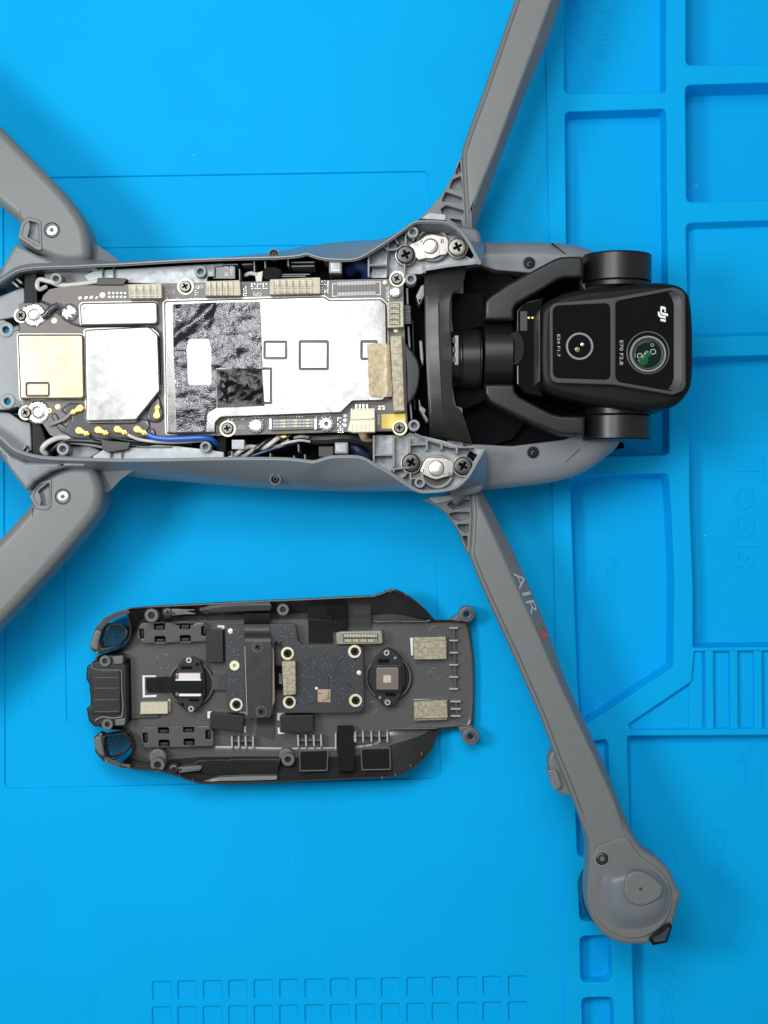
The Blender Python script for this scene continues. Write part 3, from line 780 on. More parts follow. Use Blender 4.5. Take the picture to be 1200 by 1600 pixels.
# shoulder plates the rear arms swing in
slab('arm_shoulder', rnd([(-60, 462), (0, 426), (5, 413), (24, 380), (34, 386), (60, 399), (92, 411), (124, 415), (150, 414), (150, 420), (70, 420), (30, 426), (0, 444)], 5), 120, RIM - 12, M_GREYS, drone, 5, 4)
slab('arm_shoulder', rnd([(-60, 660), (0, 694), (18, 712), (40, 722), (110, 722), (148, 722), (110, 727), (80, 736), (54, 752), (41, 768), (14, 732), (0, 708), (-60, 690)], 5), 120, RIM - 12, M_GREYS, drone, 5, 4)
G().strip([[(138, 372, 160), (150, 382, 165), (193, 412, 205)], [(136, 410, 150), (150, 412, 165), (193, 413, 200)], [(136, 410, 110), (150, 412, 110), (193, 413, 110)], [(140, 372, 110), (150, 382, 110), (193, 412, 110)]], 12).out('arm_gusset', M_GREYS, drone)
G().strip([[(156, 776, 150), (172, 767, 160), (190, 748, 180), (219, 727, 206)], [(150, 724, 165), (170, 723, 180), (190, 723, 195), (219, 724, 208)], [(150, 724, 110), (170, 723, 110), (190, 723, 110), (219, 724, 110)], [(156, 776, 110), (172, 767, 110), (190, 748, 110), (219, 727, 110)]], 14).out('arm_gusset', M_GREYS, drone)

AZ = 150
def front_arm(left, facet, right, nx, ny, name='front_arm'):
    def sh(l, d, z): return [(x + nx * d, y + ny * d, z) for x, y in l]
    g = G()
    g.strip([sh(left, 1, AZ - 48), sh(left, 0, AZ - 14), sh(left, .8, AZ - 5), sh(left, 3.0, AZ - 2), sh(left, 6.6, AZ - 1.2), sh(left, 7.2, AZ - 3), sh(left, 8.2, AZ - 3), sh(left, 9.0, AZ - .4), sh(left, 12, AZ),
             sh(facet, -3, AZ + 1.0), sh(facet, 0, AZ), sh(facet, 1.5, AZ - 1.5), sh(right, -1.2, AZ - 20), sh(right, 0, AZ - 23), sh(right, 0, AZ - 48)], 60)
    return g.out(name, M_GREY, drone, 60)
# upper front arm
ul = [(1030, -500), (836, -70), (804, 0), (759, 131), (735, 196), (721, 236), (722, 262), (724, 300), (726, 330), (727, 358)]
uf = [(1087, -500), (893, -70), (861, 0), (835, 71), (808, 142), (773, 237), (757, 275), (744, 309), (734, 338), (729, 358)]
ur = [(1100, -500), (908, -70), (877, 0), (854, 69), (830, 124), (806, 185), (788, 232), (773, 273), (757, 315), (742, 361)]
fa = front_arm(ul, uf, ur, .92, .38)
ll = [(734, 757), (737, 808), (735, 850), (732, 866), (748, 906), (772, 960), (800, 1020), (844, 1120), (866, 1179), (886, 1228), (903, 1272), (915, 1305), (922, 1330)]
lf = [(741, 757), (748, 785), (760, 812), (782, 860), (808, 920), (838, 986), (862, 1042), (898, 1120), (934, 1196), (958, 1250), (972, 1290), (982, 1318)]
lr = [(748, 754), (760, 780), (772, 802), (800, 858), (822, 905), (852, 976), (882, 1058), (912, 1124), (945, 1196), (966, 1248), (983, 1290), (998, 1320)]
fb = front_arm(ll, lf, lr, .92, -.40)
# ribbed webs at the arm roots
def web(outline, pockets, block, parent):
    g = G(); pk = [rnd(p, 2, 3) for p in pockets]
    g.slab(rnd(outline, 2), AZ - 60, AZ - 8, 1.6, 3, pk, 1.0, hz0=AZ - 30); g.out('arm_web', M_GREY, parent)
    slab('web_floor', outline, AZ - 60, AZ - 26, M_GREYS, parent, 0)
    slab('bright_block', rnd(block, 2), AZ - 20, AZ - 4, M_CAST, parent, 1.2)
web(A6((62, 1440), (130, 1372), (205, 1290), (250, 1220), (290, 1140), (338, 1024), (350, 1060), (364, 1250), (380, 1500), (330, 1520), (200, 1440)),
    [A6((318, 1070), (332, 1055), (338, 1130), (300, 1155)), A6((285, 1180), (338, 1158), (346, 1235), (330, 1248), (262, 1240)), A6((238, 1262), (345, 1300), (350, 1330), (210, 1325)),
     A6((205, 1375), (240, 1350), (356, 1385), (356, 1412), (215, 1405)), A6((255, 1436), (340, 1448), (350, 1495), (300, 1465))], A6((72, 1438), (130, 1398), (240, 1410), (238, 1450)), fa)
web(A7((0, 205), (110, 250), (190, 312), (285, 455), (358, 634), (376, 600), (390, 340), (372, 80), (330, 100), (240, 150)),
    [A7((190, 240), (230, 214), (368, 203), (370, 258), (240, 280)), A7((203, 314), (250, 302), (370, 302), (368, 345), (290, 372), (240, 357)), A7((264, 397), (364, 394), (361, 455), (340, 470), (298, 442)),
     A7((310, 490), (354, 486), (348, 586), (330, 562)), A7((264, 166), (328, 122), (363, 126), (363, 163), (270, 178))], A7((45, 188), (238, 163), (242, 203), (110, 236)), fb)

# lettering printed on the sloping side of the lower arm
def facet_text(body, t0, t1, mat, name='arm_lettering'):
    F_ = resample([(x + .92 * 2.2, y - .4 * 2.2, AZ - 2.2) for x, y in lf], 200); R_ = resample([(x - .92 * 1.4, y + .4 * 1.4, AZ - 19.5) for x, y in lr], 200)
    V, Fc = text_verts(body); x0, x1 = min(v.x for v in V), max(v.x for v in V); y0, y1 = min(v.y for v in V), max(v.y for v in V)
    ys = [p[1] for p in F_]; out = []
    for v in V:
        yt = t0 + (v.x - x0) / (x1 - x0) * (t1 - t0); j = min(range(200), key=lambda i: abs((F_[i][1] + R_[i][1]) / 2 - yt))
        a = Vector(w3(*F_[j])); b = Vector(w3(*R_[j])); f = .06 + .88 * (v.y - y0) / (y1 - y0)
        # interpolate finely along the arm
        j2 = min(j + 1, 199); dy = (F_[j2][1] - F_[j][1]) or 1; fr = (yt - (F_[j][1] + R_[j][1]) / 2) / dy
        a += (Vector(w3(*F_[j2])) - a) * fr; b += (Vector(w3(*R_[j2])) - b) * fr
        p = a.lerp(b, f) + Vector((.45, -.2, .75)); out.append(tuple(c * S for c in p))
    mk(name, out, Fc, mat, fb, 30, recalc=False)
facet_text('A', 893, 919, M_SILVP); facet_text('I', 925, 930, M_SILVP); facet_text('R', 938, 960, M_SILVP); facet_text('3', 978, 997, M_RED)
# side button and its mount
slab('button_mount', spl([(865, 1172), (857, 1189), (860, 1206), (866, 1226), (873, 1239), (886, 1243), (897, 1252), (908, 1282), (900, 1230), (878, 1180)], 5), AZ - 48, AZ - 14, M_GREY, fb, 4, 4)
bt = slab('side_button', rnd(A8((148, 358), (195, 344), (216, 366), (242, 456), (228, 480), (190, 482)), 3), AZ - 44, AZ - 7, M_GREYS, fb, 2.2, 3)
for i in range(7):
    x, y = 857.5 + i * 1.75, 1208 + i * 3.9
    g = G(); g.bar(x, y, x + 7, y - 1.5, 1.3, AZ - 12, AZ - 6.2, .4); g.out('button_ridge', M_GREY, bt)
# motor pod at the end of the lower front arm
pod = spl([(908, 1268), (914, 1298), (920, 1330), (919, 1362), (917, 1400), (924, 1434), (943, 1461), (970, 1475), (1000, 1477), (1018, 1474), (1019, 1466), (1043, 1446), (1049, 1447), (1057, 1428), (1061, 1410),
           (1066, 1402), (1058, 1386), (1046, 1360), (1026, 1341), (1004, 1326), (985, 1299), (968, 1272), (940, 1264)], 5)
pd = G(); pd.slab(pod, 96, 149.4, 9, 5); pd = pd.out('motor_pod', M_GREY, fb, 50)
slab('pod_panel', spl([(931, 1326), (952, 1316), (973, 1309), (982, 1311), (990, 1324), (1004, 1340), (1024, 1354), (1042, 1374), (1050, 1398), (1046, 1428), (1028, 1452), (998, 1466), (966, 1462), (940, 1445), (927, 1418), (924, 1384), (927, 1350)], 5), 140, 152.6, M_GREY, pd, 2.0, 3)
M_HUMP = pm('bluish_grey_plastic', (.145, .165, .182), .40, spec=.5, bump=.06, bscale=2500)  # opaque, slightly bluer than the grey pod
g = G()
base = spl([(944, 1400), (946, 1372), (966, 1360), (994, 1356), (1024, 1364), (1042, 1388), (1044, 1416), (1030, 1436), (1000, 1448), (968, 1446), (950, 1428)], 5)
cen = Vector((1002, 1390))
def sc(l, f, z): return [(cen.x + (x - cen.x) * f, cen.y + (y - cen.y) * f, z) for x, y in l]
g.loft([sc(base, 1.08, 151.8), sc(base, .98, 155), sc(base, .88, 160), sc(base, .72, 166), sc(base, .5, 168)], (False, True)); g.out('pod_dome', M_HUMP, pd, 60)
btn = spl([(976, 1384), (980, 1368), (996, 1361.5), (1014, 1367), (1032, 1381), (1035.5, 1391.5), (1028, 1405), (1006, 1415), (985, 1411), (976, 1397.5)], 5)
slab('pod_cap', btn, 150, 172, M_GREY, pd, 3, 4)
dot(1001, 1389, 172.4, 2.6, pd, M_FRAME, 'cap_dimple', .3, .1)
ringp(941, 1342, 154.2, 13, pd, M_RIM, ri=.8, h=.5, name='screw_collar'); screw(941, 1342, 153.8, 10.6, pd, M_DARKST, 'torx')
slab('lamp_seat', rnd([(1014, 1466), (1044, 1443), (1051, 1447), (1043, 1473), (1020, 1478)], 2), 96, 149, M_BLACK, pd, 2, 3)
g = G(); lens = rnd([(1020, 1465), (1044, 1448), (1047, 1450), (1040, 1470), (1022, 1472)], 2); lc = Vector((1035, 1461))
g.loft([[(x, y, 140) for x, y in lens], [(x, y, 150) for x, y in lens], [(lc.x + (x - lc.x) * .5, lc.y + (y - lc.y) * .5, 155) for x, y in lens]], (False, True)); g.out('status_lamp', M_LEDB, pd, 20)
g = G(); g.lathe(968, 1400, [(59, 30), (59, 84), (55, 92), (20, 93)], 48, 84); g.out('motor', M_MOTOR, pd)
slab('landing_foot', spl([(950, 1400), (970, 1370), (1010, 1372), (1030, 1400), (1010, 1436), (970, 1434)], 5), 0, 40, M_GREY, pd, 3, 3)

# ================================================================== MAIN CIRCUIT BOARD
BZ = 204
board_o = rnd([(30, 474), (64, 473), (67, 462), (77, 452), (100, 447), (197, 444), (630, 435), (637, 673), (541, 675), (337, 681), (258, 683), (104, 690), (78, 680), (62, 655), (30, 652)], 3)
board = slab('main_circuit_board', board_o, BZ - 7, BZ, M_PCB, drone, .6)
def shield(pts, h, mat, b=2.2, flange=2.2, holes=(), name='metal_shield', r=4):
    o = rnd(pts, r, 5)
    sh_ = slab(name, o, BZ, BZ + h, mat, board, b, 4, holes, 1.0)
    if flange:
        k = ccw([(x, -y) for x, y in o]); f = [(x, -y) for x, y in offs(k, -flange)]
        slab('shield_flange', f, BZ, BZ + 2.2, M_FLANGE, sh_, .8)
    return sh_
# warm square shield at the tail
sw_h = rect(40.5, 597.5, 77.5, 619.5, 3.5)
slab('panel_gap', sw_h, BZ, BZ + 12.4, M_PCB, board, 0)
sw = shield([(27, 522), (130, 522, 6), (132, 624, 6), (31, 624.5)], 15, M_SHIELDG, 3.2, 1.6, [sw_h])
slab('pressed_panel', rect(42.2, 599.2, 75.8, 617.8, 2.5), BZ, BZ + 14.2, M_SHIELDG, sw, 1.2, 3)
# narrow strip shield
ss = shield([(124, 473), (246, 471), (247, 507), (126, 509)], 12, M_SHIELDS, 3, 1.8, r=7)
dot(131.5, 482, BZ + 12.1, 1.4, ss, M_BLKSC, 'vent_hole', .1, .02)
# clipped-corner centre shield with mottled lid
sc_ = shield([(132, 515), (232, 510, 9), (247, 523, 8), (250, 611), (213, 657), (135, 659)], 16, M_SHIELDM, 2.5, 2.4)
# the large shield with pressed windows
W1 = rect(412.5, 533, 448.5, 561, 3); W2 = rect(467.5, 532.5, 513.5, 578, 3); W3 = rect(564, 532.5, 590, 562, 3); W4 = rect(404, 575, 425, 631, 2)
D_o = [(256, 470, 5), (507, 463, 5), (515, 468.5, 4), (596, 467, 7), (604, 475, 6), (607, 618, 6), (599, 627, 5), (551, 628, 5), (534, 646, 5), (345, 653, 8), (337.5, 661, 5), (337, 677, 3), (260, 678, 4)]
sd = shield(D_o, 15, M_SHIELD, 2.4, 2.6, [W1, W2, W3, W4])
for w_ in (W1, W2, W3, W4): slab('panel_gap', w_, BZ, BZ + 12.6, M_PCB, sd, 0)
for x0, y0, x1, y1 in ((414.6, 535.2, 446.4, 558.8), (469.8, 534.8, 511.2, 575.7), (566.2, 534.8, 588, 559.8), (406, 577, 422.8, 629)):
    slab('pressed_panel', rect(x0, y0, x1, y1, 2.2), BZ, BZ + 14.4, M_SHIELD, sd, 1.0, 3)
# silver-black foil stuck over the large shield
TZ = BZ + 16.2
def ftape(x, y):
    p = Vector((x * .05, y * .05, 1.3))
    h = noise.noise(p) * 1.5 + .8 * noise.noise(p * 2.3)
    d1 = abs((x - 275) * .62 + (y - 475) * .8 - 40) / 9; h += 2.4 * math.exp(-d1 * d1) * (1 if x < 335 and y < 540 else .0)
    if x < 336 and y < 548: h += 2.0 * math.exp(-((x - 322) / 9) ** 2 - ((y - 500) / 26) ** 2) - 2.2 * math.exp(-((x - 284) / 12) ** 2 - ((y - 536) / 12) ** 2)
    return TZ + 1.6 + max(-1.2, h)
tape_o = rnd(R2((132, 425), (400, 412), (738, 408), (748, 640), (757, 872), (430, 868), (437, 1140), (372, 1180), (362, 1308), (160, 1312), (150, 1000), (138, 740)), 2)
cut = rnd(R2((240, 662), (380, 658), (400, 730), (402, 985), (236, 985), (226, 740)), 6)
g = G(); g.sheet(tape_o, ftape, 3.2, [cut], skirt=2.5); tp = g.out('foil_tape', M_TAPE, board, 60)
pocket = [(337.5, 577), (409, 574.5), (413, 634), (339.5, 637)]
def fpock(x, y):
    u = (x - 338) / 74; v = (y - 576) / 60
    p = Vector((x * .09, y * .09, 4.1)); e = min(u, 1 - u, v, 1 - v)
    ridge = abs(v - (.15 + .75 * u * .6)); h = 5.5 * max(0, .6 - ridge * 1.5) - 1.2 + 1.6 * noise.noise(p) + .9 * noise.noise(p * 3)
    if u < .22: h += 1.6 * noise.noise(Vector((x * .3, y * .5, 2))) + 1
    return TZ + 2.0 + h * min(1, e * 6)
g = G(); g.sheet(pocket, fpock, 3.0, skirt=3); g.out('foil_pocket', M_TAPED, board, 25)
slab('tape_hem', R2((150, 742), (218, 742), (220, 747), (150, 747)), TZ, TZ + 3.6, M_TAPED, tp, .3)
slab('cable_gasket', R2((158, 1312), (400, 1300), (395, 1325), (160, 1332)), BZ, BZ + 10, M_BLKMAT, board, 1)
# ridged foam gaskets
def gasket(pts, n, h=22, vertical=False, mat=None):
    base = slab('foam_gasket', rnd(pts, 2), BZ, BZ + h, M_PADW, board, 1.5, 3)
    return base
def ridged(x0, y0, x1, y1, n, parent, z):
    w = (x1 - x0) / n
    for i in range(n): slab('gasket_ridge', rect(x0 + i * w + .1, y0, x0 + (i + 1) * w - .1, y1, .8, 2), z - 2, z + 1.2, M_FOAMS, parent, .5, 2)
p = gasket(R1((800, 256), (1010, 250), (1012, 344), (805, 348)), 4); ridged(202.5, 445, 246, 466, 4, p, BZ + 22)
p = gasket(R2((356, 262), (600, 256), (606, 364), (356, 368)), 5); ridged(321, 439, 365, 462, 5, p, BZ + 22)
p = gasket(R3((-82, 250), (268, 236), (270, 350), (-84, 358)), 8); ridged(427, 436.5, 489, 458.5, 6, p, BZ + 22)
p = gasket(R3((732, 408), (845, 404), (848, 582), (736, 588)), 4)
for i in range(4): slab('gasket_ridge', rect(608, 473.5 + i * 8.8, 625.5, 481.6 + i * 8.8, 1.5, 2), BZ + 20, BZ + 24, M_FOAMS, p, 1.6, 3)
strip_o = R3((752, 642), (838, 638), (858, 1168), (774, 1172))
p = slab('foam_gasket', rnd(strip_o, 2), BZ, BZ + 22, M_FOAMG, board, 2.0, 3)
for i in range(1, 5):
    t = i / 5; x0 = 609.2 + t * 5; x1 = 628.6 + t * 4.4; y = 524 + t * 119
    g = G(); g.bar(x0 + .5, y, x1 - .3, y - 1, 1.1, BZ + 20, BZ + 22.5, .2); g.out('gasket_seam', M_TAN, p)
def fmesh(x, y): return BZ + 18 + (5.0 * max(0, (x - 603) / 9) if x > 603 else 0) + .4 * noise.noise(Vector((x * .1, y * .1, 0)))
g = G(); g.sheet(rnd(R3((594, 706, 10), (612, 698, 8), (748, 695), (772, 1066), (622, 1070, 10), (608, 1050, 8)), 4), fmesh, 4, skirt=1.5); g.out('mesh_patch', M_MESHG, board, 60)
# flaps and ribbons that drop off the right edge of the board
slab('side_flap', spl(R3((848, 690), (900, 740), (950, 820), (962, 900), (950, 1000), (915, 1080), (868, 1112), (862, 900)), 5), 150, BZ - 2, M_BLKMAT, drone, 3, 3)
rb_ = slab('ribbon_cable', R3((848, 428), (895, 432), (902, 560), (850, 562)), 170, BZ - 3, M_FRAME, drone, 1.0)
for i in range(8): 
    g = G(); g.bar(632 + .8, 479.5 + i * 3.6, 641.5, 479.8 + i * 3.6, 1.1, BZ - 5, BZ - 1.8, .3); g.out('ribbon_line', M_CASTD, rb_)
# fan plug with coloured leads
fp = slab('fan_plug', rnd(R3((480, 1150), (640, 1145), (650, 1200), (650, 1312), (500, 1316), (456, 1305), (476, 1225)), 2), BZ, BZ + 28, M_CREAM, board, 1.8, 3)
slab('plug_face', rnd(R3((484, 1158), (634, 1152), (640, 1222), (478, 1228)), 1.5), BZ + 20, BZ + 31, M_CREAM, fp, 1.2, 3)
for x in (548.5, 583): slab('plug_cheek', rect(x, 638, x + 2, 653, .6, 2), BZ + 14, BZ + 31.5, M_WHITE, fp, .4)
for i in range(4): slab('plug_pin', rect(555 + i * 5.6, 631.5, 558.6 + i * 5.6, 639, .8, 2), BZ, BZ + 9, M_SOLDER, fp, .6)
for i in range(5): g = G(); g.bar(551 + i * 6.6, 662, 551 + i * 6.6, 673, .7, BZ + 26, BZ + 28.3, .1); g.out('plug_rib', M_PADW, fp)
for i, (m, x) in enumerate(((M_WIREW, 560), (M_YEL, 563.5), (M_WIREW, 567), (M_RED, 570), (M_WIREB, 574))):
    g = G(); g.tube([(x, 672, BZ + 14), (x + 3, 680, BZ + 6), (x + 8 - i, 688 - i * 1.5, BZ - 6), (582, 688 - i, BZ - 22), (588, 682, BZ - 40)], 1.9, 7); g.out('fan_lead', m, drone)
# yellow label
slab('yellow_label', R3((694, 1188), (858, 1184), (862, 1288), (694, 1288)), BZ, BZ + .7, M_YEL, board, .2)
# screws, nuts, solder rings
for x, y, r in ((289, 447, 11.5), (355, 669, 11.5), (620, 435, 11), (624, 668, 10.5), (32, 492.5, 10.2), (39.5, 644.5, 10.2)):
    ringp(x + .8, y + .5, BZ + .9, r * 1.16, board, M_PALEG, ri=.7, h=.2)
    screw(x, y, BZ + 8, r * .86, board, M_STEEL, 'cross', random.uniform(0, 90), pan=.45)
for x, y, r in ((400, 664.5, 12), (510, 662, 12), (618, 455.5, 9), (52, 491.5, 10.2), (59.5, 644, 10.2)):
    nut(x, y, BZ + 11, r, board)
def blob(cx, cy, r0, r1, sx=1):
    g = G(); n = 40; a = []
    def ring(r, z, j): return [w3(cx + r * math.cos(2 * math.pi * i / n) * (1 + .07 * noise.noise(Vector((i * .7, j, cx)))), cy + r * math.sin(2 * math.pi * i / n) * (1 + .07 * noise.noise(Vector((i * .7, j, cy)))), z) for i in range(n)]
    g.bridge([ring(r1, BZ, 0), ring(r1 * .97, BZ + 1.6, 1), ring((r0 + r1) / 2, BZ + 3.2, 2), ring(r0, BZ + 2.2, 3)]); g.out('solder_ring', M_SOLDER, board, 60)
blob(53, 492, 10, 19); blob(59, 644, 10, 19)
slab('tail_tab', rnd([(29, 474), (62, 473), (58, 481), (40, 484), (29, 486)], 2), BZ, BZ + 1.2, M_PCB, board, .4)
g = G(); g.lathe(107, 488, [(15, BZ), (14.5, BZ + 3), (10, BZ + 5.5), (5, BZ + 6)], 24); sbl = g.out('solder_blob', M_SOLDER, board, 60)
for x, y, a in ((113, 492, 20), (103, 482, 50), (108, 497, 70)): slab('dark_chip', rect(x - 3, y - 2, x + 3, y + 2, .5, 2, a), BZ + 3, BZ + 6.6, M_BLKSC, sbl, .5)
# gold pads and dots
for x, y, r in ((160, 461, 5.4), (84.5, 501, 5.2), (90, 635.5, 5.0), (601.5, 441, 3.6), (619, 516, 4.0)): dot(x, y, BZ + .5, r, board, M_PALEG)
for x, y, r in ((125, 465.5, 3), (134, 465, 3.2), (142.5, 464.6, 3.2), (151, 464.8, 2)): dot(x, y, BZ + .5, r, board, M_NUT)
for i in range(5):
    for j in range(2): dot(170.5 + i * 6.2, 457.8 + j * 6, BZ + .5, 2.1, board, M_NUT)
for y in (649, 656.7, 664.4): dot(539, y, BZ + .5, 3.0, board, M_WHITE)
for x, y in ((77, 641.5), (39, 484)): ringp(x, y, BZ + 2.4, 3.4, board, M_GOLD, ri=.5, h=.4, name='via_ring')
# unpopulated connector footprint
fpb = slab('footprint_outline', [(519, 443), (594.5, 439.6), (595, 461), (519, 463.5)], BZ, BZ + .35, M_WHITE, board, 0, 1, [[(520.2, 444.1), (593.3, 440.8), (593.8, 459.8), (520.2, 462.3)]], 0)
slab('footprint_gap', [(526, 441), (587, 438), (588, 465), (526, 466)], BZ, BZ + .5, M_PCB, fpb, 0)
for row, y in ((0, 443.2), (1, 459.6)):
    for i in range(26):
        x = 527.5 + i * 2.31
        slab('contact_pad', [(x, y - i * .07 - 2.8), (x + 1.0, y - i * .07 - 2.8), (x + 1.0, y - i * .07 + 2.8), (x, y - i * .07 + 2.8)], BZ, BZ + .8, M_SILVP, fpb, .1, 1)
# low board-to-board socket
tofs = slab('board_socket', rnd(R2((815, 1222), (1240, 1212), (1244, 1288), (818, 1302)), 2), BZ, BZ + 6, M_PCB, board, 1)
for i in range(30):
    for j in range(3):
        x = 427 + i * 2.12; y = 657.5 + j * 4.6 - i * .05
        slab('socket_pin', [(x, y - 1.5), (x + 1.1, y - 1.5), (x + 1.1, y + 1.5), (x, y + 1.5)], BZ + 4, BZ + 7, M_PALEG if i % 9 > 5 else M_SILVP, tofs, .15, 1)
for x in (421, 491.5): slab('socket_clip', rect(x, 654, x + 3.2, 671, .8, 2), BZ, BZ + 9, M_NUT, tofs, .6)
# tiny parts scattered along the margins, joined (too small to pick apart)
g = G(); rr = random.Random(5)
def chips(x0, y0, nx, ny, dx, dy, w=2.6, h=1.5, keep=.9):
    for i in range(nx):
        for j in range(ny):
            if rr.random() < keep:
                x = x0 + i * dx + rr.uniform(-.3, .3); y = y0 + j * dy
                g.slab([(x, y), (x + w, y), (x + w, y + h), (x, y + h)], BZ, BZ + 1.6, .2, 1)
chips(392, 443, 6, 3, 4.6, 3.4); chips(380, 447, 2, 5, 3.6, 3.4, 1.8, 2.2); chips(502, 438.5, 3, 8, 4.4, 2.6, 2.6, 1.3); chips(527, 652, 3, 8, 3.6, 3.2, 2.2, 1.8, .7); chips(345, 655, 14, 1, 5.4, 3, 3, 1.2, .6)
chips(440, 651, 20, 1, 4.4, 3, 2.4, 1.0, .7); chips(260, 465.5, 40, 1, 5.3, 1, 2.6, .9, .5); chips(591, 634, 2, 2, 6, 3.5, 4, 2.4); chips(606, 462.5, 1, 3, 3, 3, 2, 2); chips(304, 450, 2, 4, 4, 3.4, 3, 1.1, .6)
o = g.out('surface_component', M_SOLDER, board); o['kind'] = 'stuff'
# white print
text('board_lettering', 'ESC', 265.5, 456, BZ + .3, 14, 6.4, 180, M_GREYP, board); text('board_lettering', 'GRP', 311.5, 447.5, BZ + .3, 12.5, 5.6, 180, M_WHITE, board); text('board_lettering', '1:1', 308, 457, BZ + .3, 8, 5, 270, M_GREYP, board)
text('board_lettering', 'TOF', 378, 666.8, BZ + .3, 12, 6, 180, M_GREYP, board); text('board_lettering', 'FAN', 591.6, 656, BZ + .3, 13.5, 4.6, 270, M_WHITE, board); text('board_lettering', 'GPS', 402, 459.5, BZ + .3, 13, 5.4, 180, M_WHITE, board)
text('board_lettering', 'DEBUG', 605.4, 458, BZ + .3, 20, 5, 270, M_WHITE, board)
# grey sealant pools with brass coax plugs
def pool(pts, h=3.2, b=3): slab('sealant_pool', spl(pts, 5), BZ, BZ + h, M_SILI, board, b, 4)
pool(R1((470, 1000), (520, 1005), (540, 1050), (545, 1108), (600, 1122), (830, 1122), (880, 1098), (930, 1110), (938, 1150), (920, 1180), (930, 1208), (840, 1222), (500, 1226), (420, 1200), (370, 1170), (330, 1100), (318, 1075), (340, 1060), (360, 1080), (380, 1120), (410, 1142), (430, 1120), (440, 1090), (390, 1055), (384, 1035), (430, 1000)))
pool(R1((990, 960), (1010, 1010), (1022, 1070), (1010, 1110), (970, 1122), (925, 1108), (915, 1060), (940, 1000)), 3.6)
pool(R1((938, 1160), (960, 1160), (975, 1185), (965, 1208), (940, 1200)), 3)
def coax(x, y, ang):
    a = math.radians(ang); c, s = math.cos(a), math.sin(a)
    def t(u, v): return (x + u * c - v * s, y + u * s + v * c)
    pts = spl([t(*q) for q in ((-7, 0), (-5.5, -4.6), (-.5, -6), (4, -4.4), (9, -3.2), (16, -2.6), (16, 2.6), (9, 3.2), (4, 4.4), (-.5, 6), (-5.5, 4.6))], 3)
    cx = slab('coax_plug', pts, BZ, BZ + 11, M_GOLDP, board, 1.6, 3)
    slab('plug_collar', [t(9, -3.9), (t(13.5, -3.6)), t(13.5, 3.6), t(9, 3.9)], BZ, BZ + 12, M_GOLDP, cx, 1.0)
    for u, v in ((9.6, -1.4), (12.4, -1.2), (9.6, 1.5), (12.4, 1.4)): dot(*t(u, v), BZ + 12.2, .75, cx, M_BLKSC, 'crimp_mark', .2, .05)
    return t(16, 0)
e1 = coax(124, 638, 150); e2 = coax(124, 673, 22); e3 = coax(154, 672, 22); e4 = coax(184, 671, 24); e5 = coax(215, 671, 26); e6 = coax(245, 648, -86)
def wire(path, r, mat, name='wire', n=9): g = G(); g.tube(path, r, n); return g.out(name, mat, drone)
wire([(e1[0], e1[1], BZ + 6), (100, 655, BZ + 9), (88, 660, BZ + 9), (78, 664, BZ + 4)], 2.6, M_WIREG)
wire([(e2[0], e2[1], BZ + 6), (150, 686, BZ + 3), (190, 692, BZ - 3), (240, 694, BZ - 12), (300, 694, BZ - 22)], 2.4, M_WIREB)
wire([(e3[0], e3[1], BZ + 6), (178, 684, BZ + 5), (205, 689, BZ), (250, 692, BZ - 8)], 2.2, M_WIREB)
wire([(e4[0], e4[1], BZ + 6), (205, 682, BZ + 6), (225, 688, BZ + 2), (270, 691, BZ - 4), (320, 688, BZ - 14)], 2.6, M_WIREW)
wire([(e5[0], e5[1], BZ + 6), (240, 683, BZ + 6), (262, 686, BZ + 5), (290, 685, BZ + 4), (315, 684, BZ + 3), (330, 686, BZ - 2), (338, 694, BZ - 16)], 4.4, M_BLUEW)
wire([(60, 640, BZ - 20), (70, 700, BZ - 18), (72, 709, BZ - 4), (66, 702, BZ + 6), (74, 692, BZ + 8), (92, 684, BZ + 2), (110, 684, BZ - 4)], 4.2, M_WIREW)
wire([(68, 712, BZ - 20), (80, 704, BZ - 6), (100, 690, BZ - 2), (130, 689, BZ - 2), (165, 692, BZ - 4), (200, 696, BZ - 8), (240, 693, BZ - 12)], 3.4, M_WIREB)
wire([(70, 714, BZ - 20), (84, 700, BZ - 8), (104, 692, BZ - 8), (140, 695, BZ - 8), (165, 700, BZ - 12)], 2.2, M_WIREG)
wire([(72, 448, BZ - 6), (62, 452, BZ + 2), (58, 446, BZ + 6), (62, 437, BZ + 2), (78, 440, BZ + 4), (100, 446, BZ - 2), (150, 440, BZ - 4), (165, 436, BZ - 6)], 3.6, M_WIREW)
wire([(60, 436, BZ - 4), (70, 436, BZ + 1), (84, 441, BZ + 2), (110, 444, BZ - 4), (160, 438, BZ - 6)], 2.6, M_WIREG)
wire([(62, 470, BZ + 3), (72, 474, BZ + 5), (80, 478, BZ + 4), (92, 490, BZ + 4), (104, 500, BZ + 4), (118, 507, BZ + 3), (140, 510, BZ + 3), (230, 510.5, BZ + 3), (246, 516, BZ + 3), (251, 530, BZ + 3), (252.5, 600, BZ + 3)], 1.5, M_WIREB)
g = G(); g.tube([(66, 495, BZ + 7), (72, 491, BZ + 8), (78, 484, BZ + 9), (84, 480, BZ + 8), (91, 477, BZ + 6)], 5.2, 10); g.out('rubber_sleeve', M_SILI, drone)
